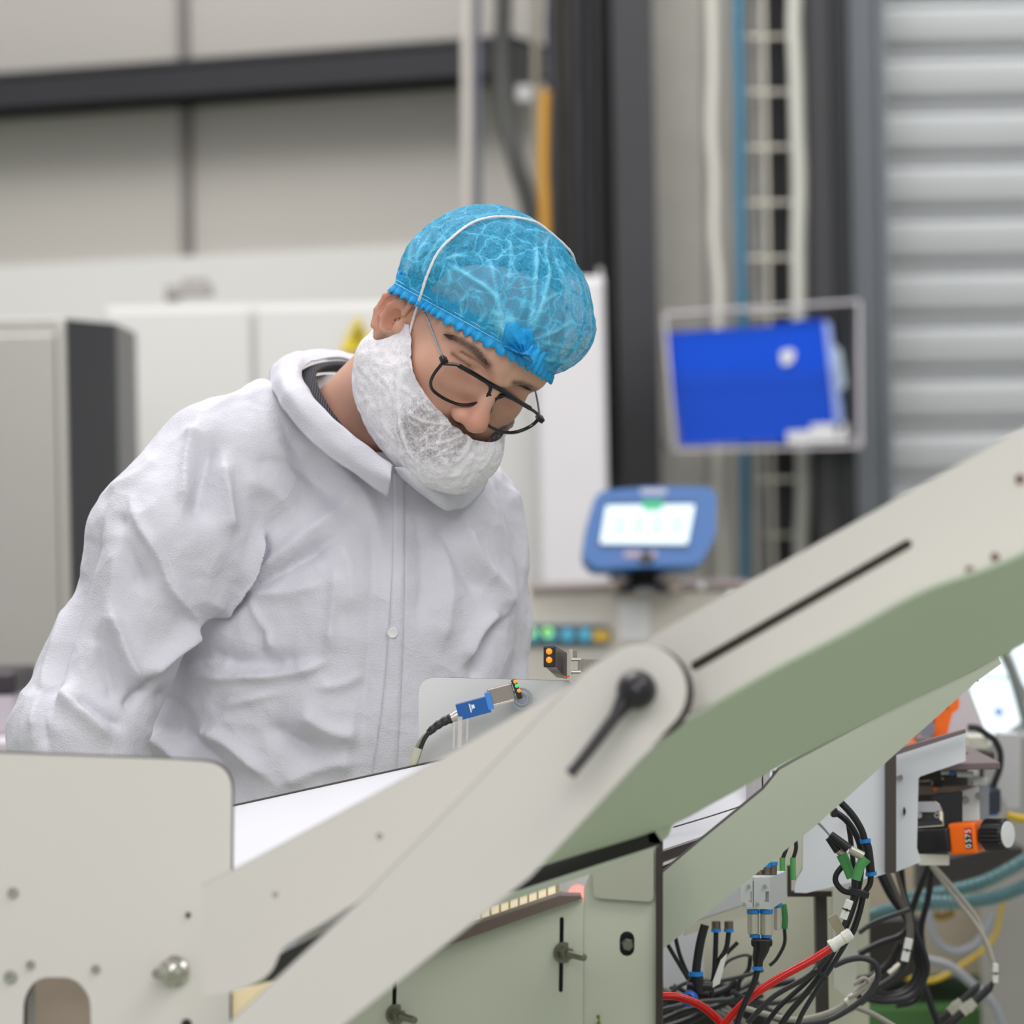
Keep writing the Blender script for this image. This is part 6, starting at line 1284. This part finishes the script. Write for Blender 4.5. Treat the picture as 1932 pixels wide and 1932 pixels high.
# tubes at the far left of this area
dt = 3.75
cab_([(1330, 1745), (1322, 1775), (1316, 1810), (1313, 1836)], dt, 8.5, blackc, 'thick black tube with printed length left of the valve block')
G1_ = thing('tee_fitting', P(1318, 1870, dt), 'black tee fitting with blue ring below the thick black tube', 'fitting')
G().cyl(P(1313, 1833, dt), P(1313, 1841, dt), 14*px(dt), 0, 20).build('collar', bluec, G1_, True); G().cyl(P(1314, 1841, dt), P(1318, 1872, dt), 13*px(dt), 0, 16).cyl(P(1296, 1858, dt), P(1344, 1862, dt), 10*px(dt), 0, 16).build('body', blackp, G1_, True)
G().lathe(P(1303, 1884, dt-.01), Vector((-.3, -1, .1)), [(9*px(dt), 0), (15*px(dt), 0), (15*px(dt), .008), (9*px(dt), .010), (9*px(dt), 0)], 0, 20).build('blue_knob', M('knob_blue', (20, 92, 186), .4), G1_, True)
for x in (1351, 1375):
    t = thing('push_fitting', P(x, 1760, 3.8), '%s brown push-in fitting with blue ring under the cream strip' % ('left' if x == 1351 else 'right'), 'fitting', 'push-in fittings')
    G().cyl(P(x, 1738, 3.8), P(x, 1752, 3.8), 8.5*px(3.8), 0, 16).build('body', M('fitting_bronze', (128, 116, 106), .3, .8), t, True); G().cyl(P(x, 1752, 3.8), P(x, 1758, 3.8), 9.5*px(3.8), 0, 20).build('collar', bluec, t, True)
cab_([(1351, 1758), (1350, 1790), (1348, 1830), (1344, 1858)], 3.8, 5, blackc, 'black tube under the left push-in fitting')
cab_([(1375, 1758), (1370, 1790), (1356, 1815), (1345, 1850), (1342, 1880)], 3.8, 5, blackc, 'black tube under the right push-in fitting')
cab_([(1392, 1778), (1370, 1800), (1358, 1820)], 3.83, 4, blackc, 'short black tube joining from the right under the fittings')
cab_([(1256, 1776), (1276, 1810), (1300, 1850)], 3.85, 4, blackc, 'thin black tube nearest the dark frame edge')
cab_([(1274, 1768), (1284, 1806), (1302, 1848)], 3.86, 4, blackc, 'thin black tube second from the dark frame edge')
cab_([(1256, 1886), (1280, 1862), (1312, 1850), (1350, 1852), (1400, 1842), (1440, 1830)], 3.9, 4, M('charcoal_cable', (44, 44, 50), .4), 'charcoal cable looping low behind the red hose')
cab_([(1360, 1830), (1376, 1812), (1404, 1802), (1420, 1806)], 3.9, 3, M('charcoal_cable', (44, 44, 50), .4), 'fine charcoal cable arching left of the black joint')
cab_([(1416, 1806), (1412, 1830), (1396, 1850), (1392, 1870)], 3.92, 4.5, blackc, 'black cable falling behind the black joint')
tag(board('label_plate', [(1360, 1812), (1372, 1800), (1358, 1856), (1340, 1866)], 3.78, .004, [tg]*2), 'slanted white label plate left of the black joint', 'label')
cl = random.Random(4); K_ = 0
descr = ['lowest', 'thick', 'thin', 'crossing', 'curled', 'slack', 'straight', 'bent', 'short', 'long', 'twisted', 'shallow', 'steep', 'overlapping']
LOW = [[(1250, 1905), (1290, 1896), (1330, 1890), (1380, 1886), (1440, 1878)], [(1250, 1925), (1300, 1905), (1350, 1900), (1420, 1868), (1500, 1850)], [(1256, 1940), (1300, 1925), (1340, 1905), (1380, 1880), (1430, 1850)],
       [(1270, 1860), (1310, 1880), (1350, 1900), (1400, 1940)], [(1250, 1895), (1276, 1915), (1310, 1945)], [(1330, 1880), (1380, 1895), (1440, 1905), (1500, 1940)], [(1380, 1870), (1420, 1890), (1480, 1890), (1530, 1870)],
       [(1420, 1900), (1480, 1925), (1560, 1920), (1610, 1900), (1640, 1880)], [(1300, 1870), (1340, 1876), (1372, 1866), (1390, 1850)], [(1250, 1868), (1290, 1872), (1340, 1880), (1410, 1895), (1450, 1935)],
       [(1620, 1800), (1660, 1780), (1700, 1765), (1722, 1740)], [(1616, 1850), (1650, 1840), (1680, 1815), (1700, 1780)], [(1620, 1760), (1650, 1740), (1690, 1725), (1716, 1716)], [(1610, 1880), (1660, 1860), (1700, 1830), (1716, 1790)]]
pl_ = ['at the bottom left corner by the dark frame edge']*6+['under the valve block']*4+['between cream panel and hanging bundle']*4
for i, pts in enumerate(LOW): cab_(pts, 3.98+.025*(i % 6), 5+(i % 3)*1.5, blackc if i % 3 else M('charcoal_cable', (44, 44, 50), .4), descr[i]+' dark cable '+pl_[i], group='dark cables low behind the red hose')
cab_([(1573, 1822), (1600, 1811), (1630, 1808), (1652, 1820), (1656, 1846), (1636, 1878), (1600, 1905), (1560, 1925), (1500, 1935)], 3.75, 6, M('charcoal_cable', (44, 44, 50), .4), 'charcoal cable making a wide loop right of the cream panel')
cab_([(1400, 1900), (1440, 1912), (1500, 1924), (1560, 1912), (1600, 1890), (1628, 1862), (1660, 1835)], 3.85, 5.5, M('taupe_cable', (150, 146, 136), .45), 'taupe cable sweeping along the bottom edge')
cab_([(1610, 1858), (1630, 1846), (1640, 1856), (1622, 1872), (1600, 1884)], 3.84, 4, M('taupe_cable', (150, 146, 136), .45), 'small taupe cable hook inside the wide charcoal loop')
cab_([(1615, 1900), (1650, 1915), (1700, 1945)], 3.9, 5.5, M('taupe_cable', (150, 146, 136), .45), 'taupe cable running out at the bottom edge')
for i, (a_, b_, l_) in enumerate((((1596, 1892), (1612, 1880), 'lower left'), ((1624, 1876), (1640, 1864), 'middle'), ((1678, 1838), (1700, 1822), 'upper right'))):
    tag(G().cyl(P(*a_, 3.85+.25*(i == 2)), P(*b_, 3.85+.25*(i == 2)), 8*px(3.8), 0, 14).cyl(P((a_[0]+b_[0])/2, (a_[1]+b_[1])/2, 3.85+.25*(i == 2)), P(b_[0], b_[1], 3.85+.25*(i == 2)), 9.5*px(3.8), 0, 14).build('cable_connector', M('connector_pale', (214, 208, 196), .3, .3), None, True), l_+' of three pale connectors on the low cables', 'connector', 'pale connectors on the low cables')
dkm = M('clutter_dark', (50, 46, 44), .7)
tag(board('dark_undertray', [(1640, 1740), (1740, 1735), (1740, 1830), (1640, 1880)], 4.5, .05, [dkm]*2), 'dark tray behind the hanging cable bundle', 'tray')
tag(board('dark_motor_block', [(1740, 1630), (1880, 1600), (1932, 1600), (1932, 1640), (1850, 1680), (1740, 1690)], 4.9, .1, [dkm]*2), 'dark motor block behind the orange counter and hoses', 'motor')
tag(board('dark_cable_tray', [(1250, 1856), (1330, 1850), (1400, 1866), (1450, 1900), (1450, 1990), (1250, 1990)], 4.12, .02, [dkm]*2), 'dark cable tray beside the dark frame edge at the bottom', 'tray')
for i in range(7):
    x = 1254+i*9; cab_([(x, 1868+cl.uniform(-6, 6)), (x+24, 1890+cl.uniform(-12, 12)), (x+60, 1900+cl.uniform(-16, 10)), (x+100, 1925+cl.uniform(-10, 14)), (x+130, 1960)], 4.0+.012*i, 4.5, blackc if i % 2 else M('taupe_cable', (150, 146, 136), .45), ['first', 'second', 'third', 'fourth', 'fifth', 'sixth', 'last'][i]+' cable from the left in the fan beside the dark frame edge', group='fan of cables beside the frame edge')
